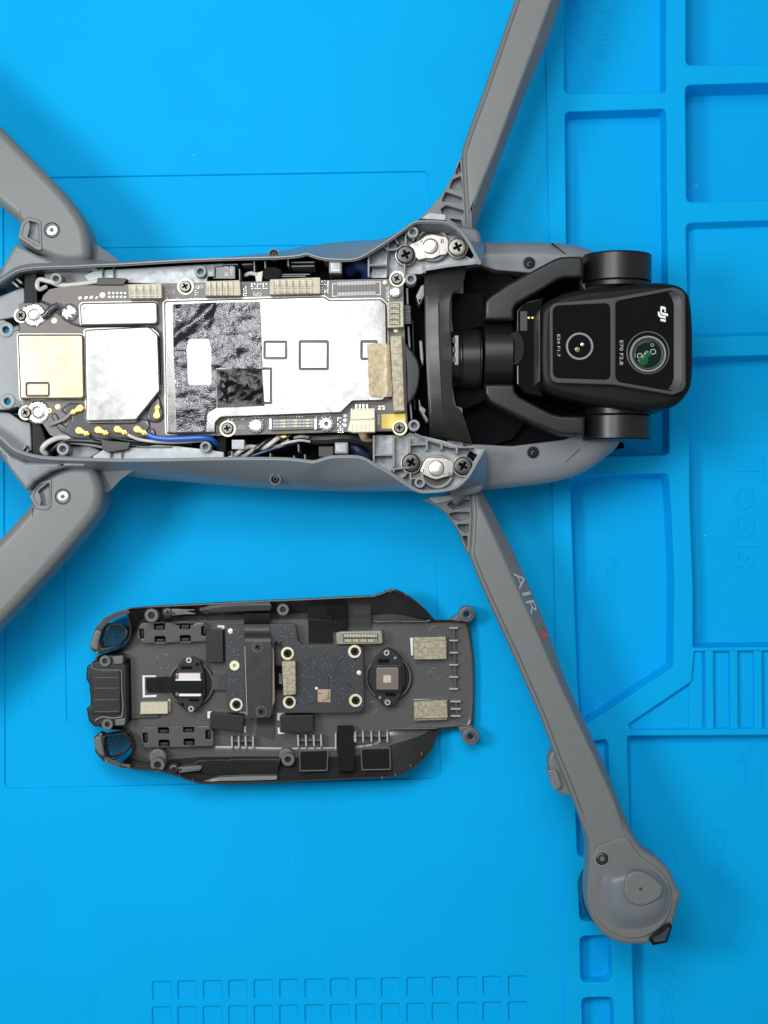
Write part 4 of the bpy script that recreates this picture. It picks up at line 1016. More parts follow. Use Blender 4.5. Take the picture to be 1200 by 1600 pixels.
# cable bundle in the lower gap
def twist(x0, y0, x1, y1, r, amp, ph, z, mat, turns=1.6):
    P = []
    for i in range(14):
        t = i / 13; a = ph + t * turns * 2 * math.pi; P.append((x0 + (x1 - x0) * t, y0 + (y1 - y0) * t + amp * math.cos(a), z + amp * math.sin(a)))
    wire(P, r, mat)
twist(358, 712, 446, 684, 3.6, 4.5, 0, 186, M_WIREW); twist(356, 712, 446, 684, 3.6, 4.5, 2.1, 186, M_WIREB); twist(360, 714, 452, 688, 3.2, 4.5, 4.2, 184, M_WIREG); twist(392, 712, 470, 690, 2.8, 1.5, 1, 180, M_NAVY, .5)
wire([(430, 676, 188), (438, 682, 196), (448, 682, 196), (456, 676, 188)], 2.2, M_GOLD)
wire([(440, 694, 190), (456, 690, 194), (470, 688, 192), (484, 690, 186)], 2.0, M_WIREW); wire([(460, 684, 190), (470, 682, 194), (482, 683, 190)], 2.4, M_WIREG)
wire([(484, 686, 176), (510, 686, 180), (540, 684, 180), (570, 690, 176), (585, 704, 166)], 8.5, M_BLKMAT, 'cable_sleeve')
wire([(540, 690, 160), (558, 704, 168), (572, 712, 162), (580, 700, 150)], 9, M_NAVY, 'cable_sleeve')
wire([(545, 424, 168), (560, 414, 178), (572, 420, 176), (575, 432, 164)], 11, M_NAVY, 'cable_sleeve')
slab('foam_block', rect(338, 682, 353, 706, 1, 2), 120, 190, M_FOAMB, drone, 1)
slab('lead_plug', rect(362, 687, 382, 702, 1, 2), 150, 200, M_CAST, drone, 1)
for x0, y0, x1, y1 in ((514, 406, 534, 427), (523, 691, 544, 709)):
    c_ = slab('retaining_clip', rect(x0, y0, x1, y1, 2, 3), 140, 214, M_CASTD, drone, 1.6)
    slab('clip_face', rect(x0 + 2.5, y0 + 3, x1 - 2.5, y1 - 2.5, 1, 2), 150, 215.5, M_CAST, c_, .8)
# black pocket beside the upper rim with flex print, foam and small ribs
slab('flex_label', rect(333, 415, 368, 436, 2, 3), 150, 197, M_BLKTAPE, drone, 1)
text('flex_lettering', 'E 2', 353.5, 423, 197.4, 15, 4.6, 270, M_WHITE, drone); text('flex_lettering', '1002', 361.5, 422, 197.4, 14, 4.6, 270, M_WHITE, drone)
slab('foam_block', spl([(412, 421), (420, 417), (434, 418), (440, 423), (438, 433), (428, 437), (414, 436), (410, 428)], 4), 150, 206, M_FOAMB, drone, 3, 3)
slab('lead_plug', rnd([(398, 427), (411, 423), (409, 440), (400, 440)], 1), 150, 203, M_WIREW, drone, 1)
wire([(384, 430, 190), (392, 427, 198), (402, 429, 202)], 3.2, M_WIREW)
for x, y0, y1 in ((397, 408, 424), (414, 408, 419), (450, 404, 416), (362, 705, 721), (422, 708, 721), (459, 712, 722), (476, 710, 722), (466, 694, 706), (334, 416, 432), (374, 420, 438)):
    g = G(); g.bar(x, y0, x + .5, y1, 2.0, 140, 207, .6); g.out('inner_rib', M_CASTD, drone)
for x0, x1, y in ((349, 372, 413.5), (334, 348, 416), (455, 491, 416), (455, 491, 410), (440, 484, 429), (440, 478, 432), (506, 514, 407.5), (378, 394, 413)):
    g = G(); g.bar(x0, y, x1, y - .6, 1.6, 140, 200, .5); g.out('inner_rib', M_CASTD, drone)
slab('inner_tray', rect(498, 697, 521, 714, 1, 2), 120, 170, M_BLKMAT, drone, 1)

# ================================================================== CAMERA BRACKET AND GIMBAL
br = G()
def bx(y, e):  # left/right edge of the charcoal bracket for a given row
    lx = resample([(664, 421), (663, 455), (665, 560), (670, 647), (671, 684)], 80); return min(lx, key=lambda p: abs(p[1] - y))[0]
lft = [(664, 421), (663, 440), (663.5, 470), (664, 520), (665.5, 560), (667.5, 600), (669.5, 640), (670.5, 665), (671, 684)]
zl = [172, 200, 214, 219, 221, 219, 214, 198, 168]
rgt = [(730, 410), (722, 448), (706, 462), (704.5, 518), (707.5, 558), (706.5, 585), (708, 630), (722, 645), (738, 694)]
L0 = [(x, y, z - 16) for (x, y), z in zip(lft, zl)]; L1 = [(x, y, z - 1) for (x, y), z in zip(lft, zl)]; L2 = [(x + 2.5, y, z + .6) for (x, y), z in zip(lft, zl)]
L3 = [(x + 21, y + (0 if 430 < y < 680 else 0), z + 2.5) for (x, y), z in zip(lft, zl)]; L4 = [(x + 24, y, z + .5) for (x, y), z in zip(lft, zl)]
L5 = [(x - 2, y, z - 1) for (x, y), z in zip(rgt, zl)]; L6 = [(x, y, z - 3) for (x, y), z in zip(rgt, zl)]; L7 = [(x, y, z - 16) for (x, y), z in zip(rgt, zl)]
sp3 = lambda l: spl(l, 6, False)
br.strip([sp3(l) for l in (L0, L1, L2, L3, L4, L5, L6, L7)], 70); brk = br.out('camera_bracket', M_BRKT, drone, 40)
G().tube([(x + 3.5, y, z + .6) for (x, y), z in zip(lft[1:-1], zl[1:-1])], .5, 5).out('bracket_edge', M_CASTD, brk)
slab('bracket_latch', rect(710.5, 524, 716.5, 570, .8, 2), 180, 219, M_CASTD, brk, .8)
for y in (531.5, 546.5, 562): slab('latch_tooth', rect(707.2, y - 4.5, 711.4, y + 4.5, 1.2, 2), 200, 220.5, M_FRAME, brk, .8)
for pts in (((650, 462), (658, 446), (663, 444), (663, 462), (655, 478)), ((655, 531), (660, 533), (662, 560), (661, 574), (657, 560)), ((654, 620), (658, 634), (666, 640), (662, 650), (655, 640)), ((655, 640), (660, 640), (669, 655), (668, 662))):
    slab('guide_vane', rnd(list(pts), 1.5), 150, 196, M_CASTD, drone, 1.5)
for x0, y0, x1, y1 in ((636, 450, 637, 476), (638, 510, 640, 545), (641, 630, 643, 655), (645, 500, 648, 640)):
    g = G(); g.bar(x0, y0, x1, y1, 3.2, 140, 190, .8); g.out('inner_rib', M_CASTD if x0 < 644 else M_BLACK, drone)
# dark fins of the bay behind the yoke
slab('bay_fin', rnd(R6((250, 330), (430, 330), (440, 520), (300, 560), (255, 560), (245, 470)), 4), 120, 160, M_PIT, brk, 2)
slab('bay_fin', rnd(R6((255, 760), (430, 790), (440, 960), (330, 1010), (270, 990), (255, 900)), 4), 120, 160, M_PIT, brk, 2)

# neck and yoke
neck = G(); neck.ylathe(557, 164, [(700, 44), (722, 46), (724, 48), (750, 48), (751.5, 46.5), (753.5, 46.5)], 40, axis='x', ref=205); nk = neck.out('gimbal_neck', M_SATIN, drone, 35)
G().ylathe(557, 164, [(718, 46.8), (720, 46.8)], 40, axis='x', ref=205).out('neck_seam', M_BLACK, nk)
YZ = 214
yoke_o = [(757.5, 478), (758, 471), (764, 463), (792, 444.5), (824, 427), (850, 413), (866, 404.5), (876, 401), (890, 400), (908, 400), (912, 402), (912, 434), (897, 434.5), (882, 435), (872, 438), (845, 455), (818, 470), (808, 476), (804, 484), (803, 500),
          (803, 600), (806, 612), (813, 619.5), (842, 635), (864, 646), (878, 649), (900, 649.5), (914, 649.5), (914, 681), (900, 680), (882, 680), (868, 676), (840, 665), (811, 652), (775, 634), (764, 627), (758, 615)]
hub_holes = []
# the yoke body dips as a cylinder around the neck axis: build as slab, then add the hub roll
yk = group_part('gimbal_yoke', 830, 550, 150, drone)
for o_ in (yoke_o[1:20] + [(757.5, 500)], yoke_o[20:] + [(757.5, 600)]): slab('yoke_horn', rnd(o_, 2, 3), 150, YZ + 1, M_SATIN, yk, 5.0, 5)
# roll motor hub in the middle of the yoke
hb = G(); hb.ylathe(550, 160, [(757.5, 52), (759, 54.5), (802, 54.5), (804.5, 52)], 64, axis='x', ref=212); hb.out('roll_motor', M_SATIN, yk, 35)
slab('roll_axis_cover', circ(806, 544, 15, 28, 27), 150, 205, M_BLACK, yk, 2, 3)
g = G(); g.bar(900, 648, 900, 681, .8, 190, YZ + .35, 0); g.out('yoke_seam', M_BLACK, yk)
def tilt_motor(y0, y1, yi, name):
    s = 1 if y1 > y0 else -1
    cx = 972
    g = G(); g.ylathe(cx, 166, [(yi, 36), (y1 - s * 1.0, 47)] if 0 else [(y0, 48), (y0 + s * 2, 53.5), (y0 + s * 3.5, 54.8), (y1 - s * 2.0, 54.8), (y1 - s * .6, 53.8), (y1, 52.5)], 64, ref=216); m = g.out(name, M_SATIN, yk, 30)
    g = G(); g.ylathe(cx, 164, [(y1 + s * .4, 50), (y1 + s * 1.5, 51.5), (yi - s * 1, 51.5), (yi, 50)], 64, ref=210); g.out('motor_collar', M_SATIN, m, 30)
    g = G(); g.ylathe(cx, 166, [(y0 + s * 1.2, 53.6), (y0 + s * 3.1, 55.1), (y0 + s * 3.6, 55.1), (y0 + s * 3.8, 53)], 64, ref=216); g.out('motor_cap_line', M_BLACK, m, 30)
tilt_motor(389.5, 435, 444, 'tilt_motor'); tilt_motor(687, 646.5, 634, 'tilt_motor')
# camera head
HZ = 246
head = spl([(843, 500), (845, 482), (856, 470), (880, 458), (914, 450), (960, 446), (1010, 441), (1036, 441), (1060, 445), (1074, 455), (1080, 470), (1083, 500), (1084, 545), (1083, 590), (1078, 610), (1064, 628), (1046, 638), (1020, 641), (985, 639), (914, 629), (872, 619), (855, 611), (846, 598), (843, 580), (842, 545)], 5)
g = G(); g.slab(head, 120, HZ - 6, 12, 6); hd = g.out('camera_head', M_BLACK, drone, 50)
slab('head_rear', rnd([(805, 484, 8), (818, 470), (850, 462), (850, 622), (820, 616), (806, 602, 8)], 4), 120, 200, M_GLASSB, hd, 4, 4)
slab('sensor_window', rect(813, 486, 824, 517, 1, 2), 190, 201, M_FRAME, hd, .5)
for x in (826.5, 832.5): dot(x, 496.5, 201.5, 1.9, hd, M_GOLD, 'rear_glint', .3, .1)  # gold dots modelled as the small glint on the dark rear piece
slab('head_trim', [(842.5, 486), (844, 486), (844, 596), (842.5, 596)], 150, HZ - 6, M_FRAME, hd, .3)
win1 = rnd([(864, 478, 11), (954, 473.5, 10), (954.5, 593.5, 10), (864.5, 590.5, 11)], 10, 6)
win2 = rnd([(962, 473, 9), (968, 469.5, 4), (1050, 454, 9), (1065, 463, 10), (1065.5, 601, 10), (1051, 611.5, 9), (968, 597, 5), (962, 590, 9)], 8, 5)
frame_o = rnd([(859, 474, 14), (958, 465, 12), (1052, 448.5, 12), (1071, 455, 16), (1072, 609, 16), (1052, 617, 12), (958, 601, 12), (860, 598, 14)], 12, 6)
fr = slab('face_frame', frame_o, HZ - 9, HZ + 5, M_FRAME, hd, 1.3, 3, [win1, win2], 1.0)
w1 = slab('lens_window', win1, HZ - 9, HZ + 2.5, M_GLASSB, hd, 0); w2 = slab('lens_window', win2, HZ - 9, HZ - 2, M_GLASSB, hd, 0)
bz = rnd([(1063, 462, 8), (1065, 470), (1065.4, 598), (1060, 606, 8), (1050, 610), (1040, 607), (1050, 598, 6), (1052.5, 590), (1052.5, 474), (1048, 464, 6), (1040, 457), (1052, 455)], 3)
G().strip([[(1044, 457, HZ - 1.8), (1050, 466, HZ - 1.8), (1053, 476, HZ - 1.8), (1053, 590, HZ - 1.8), (1050, 600, HZ - 1.8), (1044, 608, HZ - 1.8)],
           [(1051, 455, HZ + 3.6), (1062, 461, HZ + 3.6), (1065, 470, HZ + 3.6), (1065.2, 596, HZ + 3.6), (1061, 606, HZ + 3.6), (1051, 611, HZ + 3.6)]], 40, closed=False).out('window_bezel', M_FRAME, w2, 50)
def lens(cx, cy, z, rings, glass, rg, parent, coat):
    g = G(); g.lathe(cx, cy, [(rings[0], z - 4), (rings[0], z + .2), (rings[0] - .7, z + .9), (rings[0] - 3.0, z + .9), (rings[0] - 3.5, z + .2), (rings[0] - 3.7, z - 1.2)], 48, z, cap=False); b_ = g.out('lens_ring', M_RING, parent)
    g = G(); g.lathe(cx, cy, [(rings[0] - 2.8, z - 3), (rings[0] - 2.8, z - .9), (rg, z - 1.7)], 48, z, cap=False); g.out('lens_barrel', M_BLACK, parent)
    g = G(); k = []
    for i in range(7):
        a = i / 6 * math.pi / 2; k.append((rg * math.cos(a) + .01, z - 1.6 + .7 * math.sin(a)))
    g.lathe(cx, cy, k, 40, z); g.out('lens_glass', glass, b_, 60)
    return b_
l1 = lens(905.7, 541, HZ + 3.2, (21.5,), M_LENST, 16.8, w1, None)
g = G(); g.lathe(1012.7, 551, [(33.5, HZ - 3), (33.5, HZ - .4), (32.6, HZ + .1), (31.8, HZ - .4), (31.8, HZ - 3)], 56, HZ, cap=False); g.out('lens_ring', M_CRIB, w2)
l2 = lens(1012.7, 553, HZ + 3.5, (28.5,), M_LENS, 21.0, w2, None)
g = G(); g.lathe(1012.7, 553, [(24.0, HZ + 1), (24.0, HZ + 3.0), (23.4, HZ + 3.5), (22.4, HZ + 3.5), (21.6, HZ + 3.0), (21.0, HZ + 1)], 56, HZ + 5, cap=False); g.out('inner_lens_ring', M_FRAME, w2)
# discs and rings standing in for reflections and glints on the lenses
def reflection_disc(cx, cy, z, r, mat, parent): g = G(); g.lathe(cx, cy, [(r, z - 1), (r, z), (r * .6, z + .5), (r * .2, z + .7)], 24, z); g.out('lens_reflection', mat, parent)
M_AMBER = pm('amber_lens_reflection', (.20, .17, .05), .08, coat=1.0)
reflection_disc(902, 546, HZ + 2.6, 4.0, M_AMBER, l1); reflection_disc(910, 538, HZ + 2.7, 2.8, M_NUT, l1); reflection_disc(1005, 563, HZ + 3.0, 8.0, M_LENSG, l2); reflection_disc(1012, 553, HZ + 3.1, 5.5, M_LENSG, l2)
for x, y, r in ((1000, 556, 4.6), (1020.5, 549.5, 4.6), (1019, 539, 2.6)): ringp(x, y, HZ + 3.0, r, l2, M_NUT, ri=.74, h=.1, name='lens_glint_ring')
text('lens_lettering', 'E24 F1.7', 873, 540, HZ + 2.75, 35, 4.4, 90, M_GREYP, w1); text('lens_lettering', 'E70 F2.8', 971, 551, HZ - 1.7, 38, 5.4, 90, M_GREYP, w2)
# emblem: three joined slanted letters, reading downwards
def emblem(polys):
    g = G()
    for p in polys: g.slab(p, HZ - 2, HZ - 1.4, 0)
    return g.out('maker_emblem', M_WHITE, w2)
EM = Z(1020, 470, 30)
emblem([EM((358, 270), (400, 248), (560, 285), (608, 325), (608, 540), (548, 525), (548, 410), (430, 380), (430, 545), (700, 600), (712, 620), (712, 715), (690, 720), (430, 655), (358, 585)),
        EM((240, 512), (320, 512), (328, 620), (400, 690), (605, 730), (605, 838), (330, 775), (245, 690)), EM((360, 838), (605, 880), (605, 995), (360, 945))])

# ================================================================== THE DETACHED COVER, inside up
cover = root('drone_cover', 440, 1075, 0, 'dark grey drone belly cover lying inside up with sensor board, foam strips and sensors', 'drone cover')
C1 = Z(120, 910, 4.85); C2 = Z(320, 910, 4.85); C3 = Z(520, 910, 4.85)
FZ = 16     # inner floor level
# matched loops: outer rim (z varies), inner top edge, floor edge
prof = [  # (rim x, rim y, rim z, floor x, floor y)
    (180, 1016, 34, 203, 1014), (197, 1004, 46, 209, 1000), (202, 982, 54, 216, 984), (197, 953, 61, 230, 974), (210, 949, 62, 244, 972), (250, 945.5, 62, 268, 971), (300, 943, 62, 305, 970), (360, 940, 62, 360, 969),
    (420, 937, 62, 420, 968), (470, 935, 62, 470, 968), (530, 932, 62, 530, 970), (572, 930, 62, 566, 973), (588, 928.5, 62, 582, 974.5), (609, 920.5, 66, 600, 975), (622, 921.5, 66, 616, 975), (645, 935, 58, 636, 974.5),
    (668, 955, 42, 654, 974), (679, 967.5, 30, 668, 973.5), (690, 968, 26, 684, 973), (704, 968, 24, 702, 973.5), (722, 969, 22, 718, 975), (732.5, 975, 20, 727, 980), (738, 1010, 18, 732, 1012), (741, 1050, 17.5, 735, 1052),
    (740.5, 1095, 18, 735, 1094), (737.5, 1134, 20, 731, 1130), (722, 1138, 22, 718, 1133), (704, 1139.5, 24, 702, 1135), (690, 1140.5, 27, 684, 1137), (683, 1148, 32, 668, 1138), (676, 1168, 44, 656, 1139), (662, 1187, 56, 640, 1140),
    (642, 1203, 62, 620, 1142), (622, 1213, 64, 604, 1146), (600, 1216, 62, 588, 1160), (560, 1217.5, 62, 556, 1166), (500, 1220.5, 62, 500, 1168), (430, 1223.5, 62, 430, 1168), (360, 1225, 62, 360, 1166), (318, 1225, 62, 312, 1166),
    (298, 1221, 62, 292, 1170), (272, 1212, 62, 272, 1176), (246, 1205, 62, 252, 1182), (218, 1203, 62, 232, 1184), (194, 1200, 61, 216, 1180), (186, 1196, 60, 212, 1174), (205, 1176, 54, 214, 1164), (203, 1150, 42, 208, 1146), (190, 1142, 34, 203, 1138),
    (156, 1136, 30, 190, 1134), (148, 1120, 26, 186, 1118), (147, 1080, 26, 184, 1080), (147, 1040, 26, 184, 1040), (154, 1024, 28, 188, 1024)]
SP = spl(prof, 3)
def ringp_(f): return [f(*p) for p in SP]
def mixp(t, bow=0.0):
    def f(x, y, z, fx, fy):
        e = t * t * (3 - 2 * t); return (x + (fx - x) * t, y + (fy - y) * t, z + (FZ - z) * (1 - (1 - t) ** (1.35 + bow)))
    return f
def inset(f2, dz):
    def f(x, y, z, fx, fy):
        d = Vector((fx - x, fy - y)); L = max(d.length, 1e-3); d = d / L * min(f2, L * .3); return (x + d.x, y + d.y, z + dz)
    return f
def outb(x, y, z, fx, fy): 
    d = Vector((fx - x, fy - y)); L = max(d.length, 1e-3); d /= L; return (x + d.x * 6, y + d.y * 6, max(6, z * .35))
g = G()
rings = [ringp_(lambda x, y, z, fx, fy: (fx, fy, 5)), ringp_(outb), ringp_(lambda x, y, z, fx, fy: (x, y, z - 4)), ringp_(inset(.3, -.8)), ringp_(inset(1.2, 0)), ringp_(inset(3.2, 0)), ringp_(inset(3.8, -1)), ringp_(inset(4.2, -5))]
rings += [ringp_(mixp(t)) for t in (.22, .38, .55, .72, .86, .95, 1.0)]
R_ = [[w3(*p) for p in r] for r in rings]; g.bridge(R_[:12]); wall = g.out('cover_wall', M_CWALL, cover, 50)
g = G(); g.bridge(R_[11:])
floor_loop = [p[:2] for p in R_[-1]]
shell_holes = []
k_ = kz(FZ); fl_ = [(x / k_ + 600, 800 - y / k_) for x, y in floor_loop]
def zfl(x, y):
    p = Vector((x * .011, y * .016, .7)); v = max(0, 1 - abs(y - 972) / 9, 1 - abs(y - 1138) / 9)
    return FZ + 0.35 * noise.noise(p) + (1.4 * v if x > 640 else .0)
g.sheet(fl_, zfl, 9)
shell = g.out('cover_shell', M_CSHELL, cover, 50)
def cs(name, pts, z0, z1, mat, b=1.0, seg=2, holes=(), parent=None, **k): return slab(name, pts, z0, z1, mat, parent or cover, b, seg, holes, **k)
# raised flank skins beside the centre channel on the right
for pts in (C3((300, 285), (320, 290), (700, 292), (760, 280), (700, 300), (330, 305)), C3((430, 1105), (800, 1100), (790, 1112), (440, 1116))):
    cs('channel_edge', rnd(pts, 2), 8, 30, M_CRIB, 1.5)
for cx, cy, r in ((680, 987, 9), (681, 1053, 10), (255, 1034, 12), (583, 1105, 9)):
    g = G(); g.slab(circ(cx, cy, r, 28), FZ - 1, FZ + .7, .5, 2, [circ(cx, cy, r - 1.3, 28)], .4); g.out('ejector_mark', M_CSHELL, shell)
# small pips on the rim
for x, y, z in ((588, 928, 62), (609.5, 923.5, 66), (634, 928.5, 62), (653, 940, 52), (659, 1178, 50), (642, 1197, 59), (618, 1210.5, 63), (597, 1215.5, 62), (301, 1220, 60), (280, 1213, 60)):
    g = G(); g.bar(x - .6, y - 2.4, x + .6, y + 2.4, 2.0, z - 6, z + 2.0, .5); g.out('rim_pip', M_CRIB, shell)
# ---- corner vents: cap, frame and see-through mesh
def vent(outer, inner, cap, parent):
    g = G(); g.slab(rnd(outer, 5), 20, 50, 2.0, 3, [rnd(inner, 5)], 1.2); f = g.out('vent_frame', M_CBLK, parent)
    c = cs('vent_cap', rnd(cap, 3), 14, 54, M_CRIB, 3.0, 3, parent=f)
    # honeycomb wires clipped to the opening
    xs = [p[0] for p in inner]; ys = [p[1] for p in inner]; g = G(); a = 2.6
    ip = [Vector(p) for p in inner]
    def inside(x, y):
        r = False; j = len(ip) - 1
        for i in range(len(ip)):
            if (ip[i].y > y) != (ip[j].y > y) and x < (ip[j].x - ip[i].x) * (y - ip[i].y) / (ip[j].y - ip[i].y) + ip[i].x: r = not r
            j = i
        return r
    row = 0; y = min(ys)
    while y < max(ys) + a:
        x = min(xs) + (0 if row % 2 else a * .866)
        while x < max(xs) + a:
            V = [(x + a * math.sin(math.pi / 3 * k), y - a * math.cos(math.pi / 3 * k)) for k in range(3)] + [(x, y + a)]
            E = [((x, y - a), (x + a * .866, y - a / 2)), ((x + a * .866, y - a / 2), (x + a * .866, y + a / 2)), ((x, y - a), (x - a * .866, y - a / 2))]
            for p, q in E:
                if inside((p[0] + q[0]) / 2, (p[1] + q[1]) / 2): g.bar(p[0], p[1], q[0], q[1], .95, 40, 42.5, .2)
            x += a * 1.732
        y += a * 1.5; row += 1
    m = g.out('vent_mesh', M_WIRE_MESH, f); m['kind'] = 'stuff'
    return f
G().strip([[(152, 978, 50), (164, 965, 56), (180, 957, 60), (200, 951, 62)], [(154, 981, 52), (166, 968, 58), (181, 960, 62), (201, 954, 63)], [(158, 985, 50), (169, 972, 56), (184, 964, 59), (203, 958, 60)], [(158, 985, 20), (169, 972, 20), (184, 964, 20), (203, 958, 20)], [(152, 978, 20), (164, 965, 20), (180, 957, 20), (200, 951, 20)]], 20).out('rim_lip', M_CSHELL, cover)
G().strip([[(160, 1186, 48), (170, 1193, 54), (184, 1198, 58), (202, 1202, 61)], [(162, 1184, 50), (172, 1190, 56), (186, 1195, 60), (203, 1199, 62)], [(166, 1181, 48), (175, 1187, 54), (188, 1192, 58), (204, 1195, 60)], [(166, 1181, 20), (175, 1187, 20), (188, 1192, 20), (204, 1195, 20)], [(160, 1186, 20), (170, 1193, 20), (184, 1198, 20), (202, 1202, 20)]], 20).out('rim_lip', M_CSHELL, cover)
v1 = vent(C1((140, 345), (185, 318), (330, 312), (372, 345), (392, 372), (388, 400), (366, 432), (318, 492), (170, 545), (100, 510)), C1((205, 332), (330, 320), (363, 358), (360, 420), (308, 480), (185, 500), (175, 440)),
          C1((130, 368), (150, 352), (190, 372), (168, 440), (160, 520), (98, 505), (96, 470)), cover)
v2 = vent(C1((125, 1175), (165, 1140), (200, 1160), (360, 1136), (405, 1180), (418, 1225), (405, 1255), (340, 1322), (235, 1368), (205, 1360), (140, 1290)), C1((214, 1166), (360, 1145), (395, 1188), (390, 1240), (330, 1310), (236, 1340), (205, 1250)),
          C1((126, 1190), (150, 1160), (186, 1166), (196, 1230), (212, 1330), (160, 1300), (136, 1260)), cover)
for x, y, p in ((157.5, 977.5, v1), (151.5, 1020, v1), (157, 1148, v2), (166, 1190.5, v2)): dot(x, y, 53, 2.6, p, M_CRIB, 'frame_pin', 1.0, .3)
# ---- rear latch block
lb = cs('rear_latch', rnd(C1((75, 640), (120, 600), (200, 590), (200, 550), (350, 545), (352, 600), (376, 640), (384, 1060), (366, 1092), (130, 1092), (88, 1050), (72, 955), (100, 935), (104, 900), (92, 770), (68, 730)), 3), 8, 44, M_CBLK, 3, 3)
cs('latch_face', rnd(C1((112, 670), (318, 668), (330, 690), (332, 985), (318, 1000), (112, 1000), (100, 960), (120, 930), (118, 770), (100, 720)), 2), 30, 47, M_CBLK, 1.5, 3, parent=lb)
for y in (1059, 1075.5, 1093.5, 1112):
    g = G(); g.bar(147, y, 185, y - .5, 1.2, 40, 48.2, .3); g.out('latch_ridge', M_CRIB, lb)
g = G(); g.tube([(144, 1036, 46), (146, 1045, 46), (158, 1047, 46), (168, 1047, 46), (189, 1047, 46)], 1.5, 7, 4); g.out('latch_cord', M_CRIB, lb)
g = G(); g.tube([(190, 1047, 46), (190.5, 1080, 46), (191, 1120, 46), (160, 1120, 46), (149, 1126, 46)], 1.4, 7, 2); g.out('latch_cord', M_CRIB, lb)
for x, y in ((164, 1033), (167.5, 1132)): tubeboss(x, y, 49, 9, lb, M_CRIB, ri=.42, h=.8, depth=.9)
for pts in (((176, 1026), (192, 1024), (192, 1037), (178, 1038)), ((180, 1124), (196, 1122), (195, 1133), (180, 1134))): cs('latch_pad', rnd(list(pts), 1.5), 30, 50, M_CRIB, 1.2, parent=lb)
cs('latch_shadow_gap', rnd([(198, 1026), (204, 1030), (206, 1125), (200, 1130)], 2), FZ - 2, FZ + 1, M_PIT, 0.3)  # black strip laid on the floor as shade beside the latch
# ---- slotted plates
def slotted(x0, y0, x1, y1, slots, rot=0):
    hs = [rect(a - w / 2, b - h / 2, a + w / 2, b + h / 2, 2.2, 3) for a, b, w, h in slots]
    g = G(); g.slab(rnd([(x0 + 4, y0), (x1 - 6, y0 - 1), (x1, y0 + 8), (x1 + 1, y1 - 2), (x0 + 4, y1 + 1), (x0, y1 - 8), (x0 - 1, y0 + 8)], 4), 12, FZ + 17, 1.4, 3, hs, .8, hz0=FZ)
    p = g.out('slotted_plate', M_CSHELL, cover)
    for a, b, w, h in slots:
        cs('plate_slot', rect(a - w / 2 - .5, b - h / 2 - .5, a + w / 2 + .5, b + h / 2 + .5, 2, 2), FZ - 1, FZ + .8, M_PIT, 0, parent=p)
        if w > h: cs('slot_hook', rect(a - w * .38, b - h * .1, a + w * .38, b + h * .5, 1, 2), FZ, FZ + 11, M_CBLK, 1, parent=p)
        else: cs('slot_hook', rect(a - w * .1, b - h * .38, a + w * .42, b + h * .38, 1, 2), FZ, FZ + 11, M_CBLK, 1, parent=p)
    return p
slotted(217, 973, 324, 1004.5, [(220.5, 990.5, 9, 15), (249, 978.5, 17, 12), (289, 977.5, 17, 12), (250, 999.5, 17, 11), (289.5, 998, 17, 11), (318.5, 986, 8, 15)])
slotted(222, 1135, 333, 1168, [(226.5, 1153, 8, 16), (255.5, 1141.5, 17, 10), (294.5, 1140, 17, 10), (256.5, 1161.5, 17, 11), (295.5, 1159.5, 17, 11), (325, 1148, 8, 15)])
# ---- bosses round the edge
for x, y, r, z in ((236.5, 961.5, 11, 58), (246, 1195.5, 11.5, 58), (442, 952.5, 9.5, 52), (450, 1187, 10.5, 50)):
    b_ = tubeboss(x, y, z, r, cover, M_CRIB, ri=.44, h=4.0, depth=1.2)
    dot(x, y, z - 6, r * .42, b_ and cover, M_BLKSC, 'boss_hole', .2, .02)
cs('boss_collar', circ(246, 1184, 14, 24), FZ, 40, M_CRIB, 3, 3); cs('boss_collar', circ(447, 1181, 12, 24), FZ, 36, M_CRIB, 3, 3)
# ear eyelets at the open end
for x, y, r, arm in ((729.5, 959.5, 12.5, [(700, 968), (716, 960), (724, 952), (728, 970), (714, 971)]), (735.5, 1150.5, 13.5, [(715, 1136), (738, 1134), (742, 1142), (728, 1152), (720, 1144)])):
    cs('ear_bracket', rnd(arm, 2), 10, 30, M_CRIB, 2, 3)
    g = G(); g.slab(circ(x, y, r, 32), 14, 38, 2, 3, [circ(x, y, r * .36, 24)], .8); e = g.out('ear_eyelet', M_CRIB, cover)
    g = G(); g.slab(circ(x, y, r * .72, 32), 30, 39.5, 1, 3, [circ(x, y, r * .44, 24)], .8); g.out('eyelet_lip', M_CSHELL, e)
# ---- spring clips with screws
for sx, sy, arm in ((262, 957, [(268, 951), (282, 951.5), (290, 955), (305, 958), (305, 960), (290, 960), (268, 962)]), (271.5, 1202, [(278, 1199), (314, 1196), (316, 1199), (312, 1204), (296, 1206), (280, 1208)])):
    c_ = cs('spring_clip', rnd(arm, 1.5), 30, 57, M_CRIB, 1.2)
    cs('clip_finger', [(arm[0][0] + 12, arm[0][1] + 1), (arm[0][0] + 36, arm[0][1] + 1.4), (arm[0][0] + 36, arm[0][1] + 3), (arm[0][0] + 12, arm[0][1] + 4)], 40, 59, M_CRIB, .6, parent=c_)
    dot(arm[0][0] + 3.5, sy + 1, 58, 2.2, c_, M_BLKSC, 'clip_pin', .3, .05)
    cs('clip_seat', circ(sx, sy, 9, 20), 20, 55, M_CBLK, 1); screw(sx, sy, 58, 7.4, cover, M_DARKST, 'cross', 15)
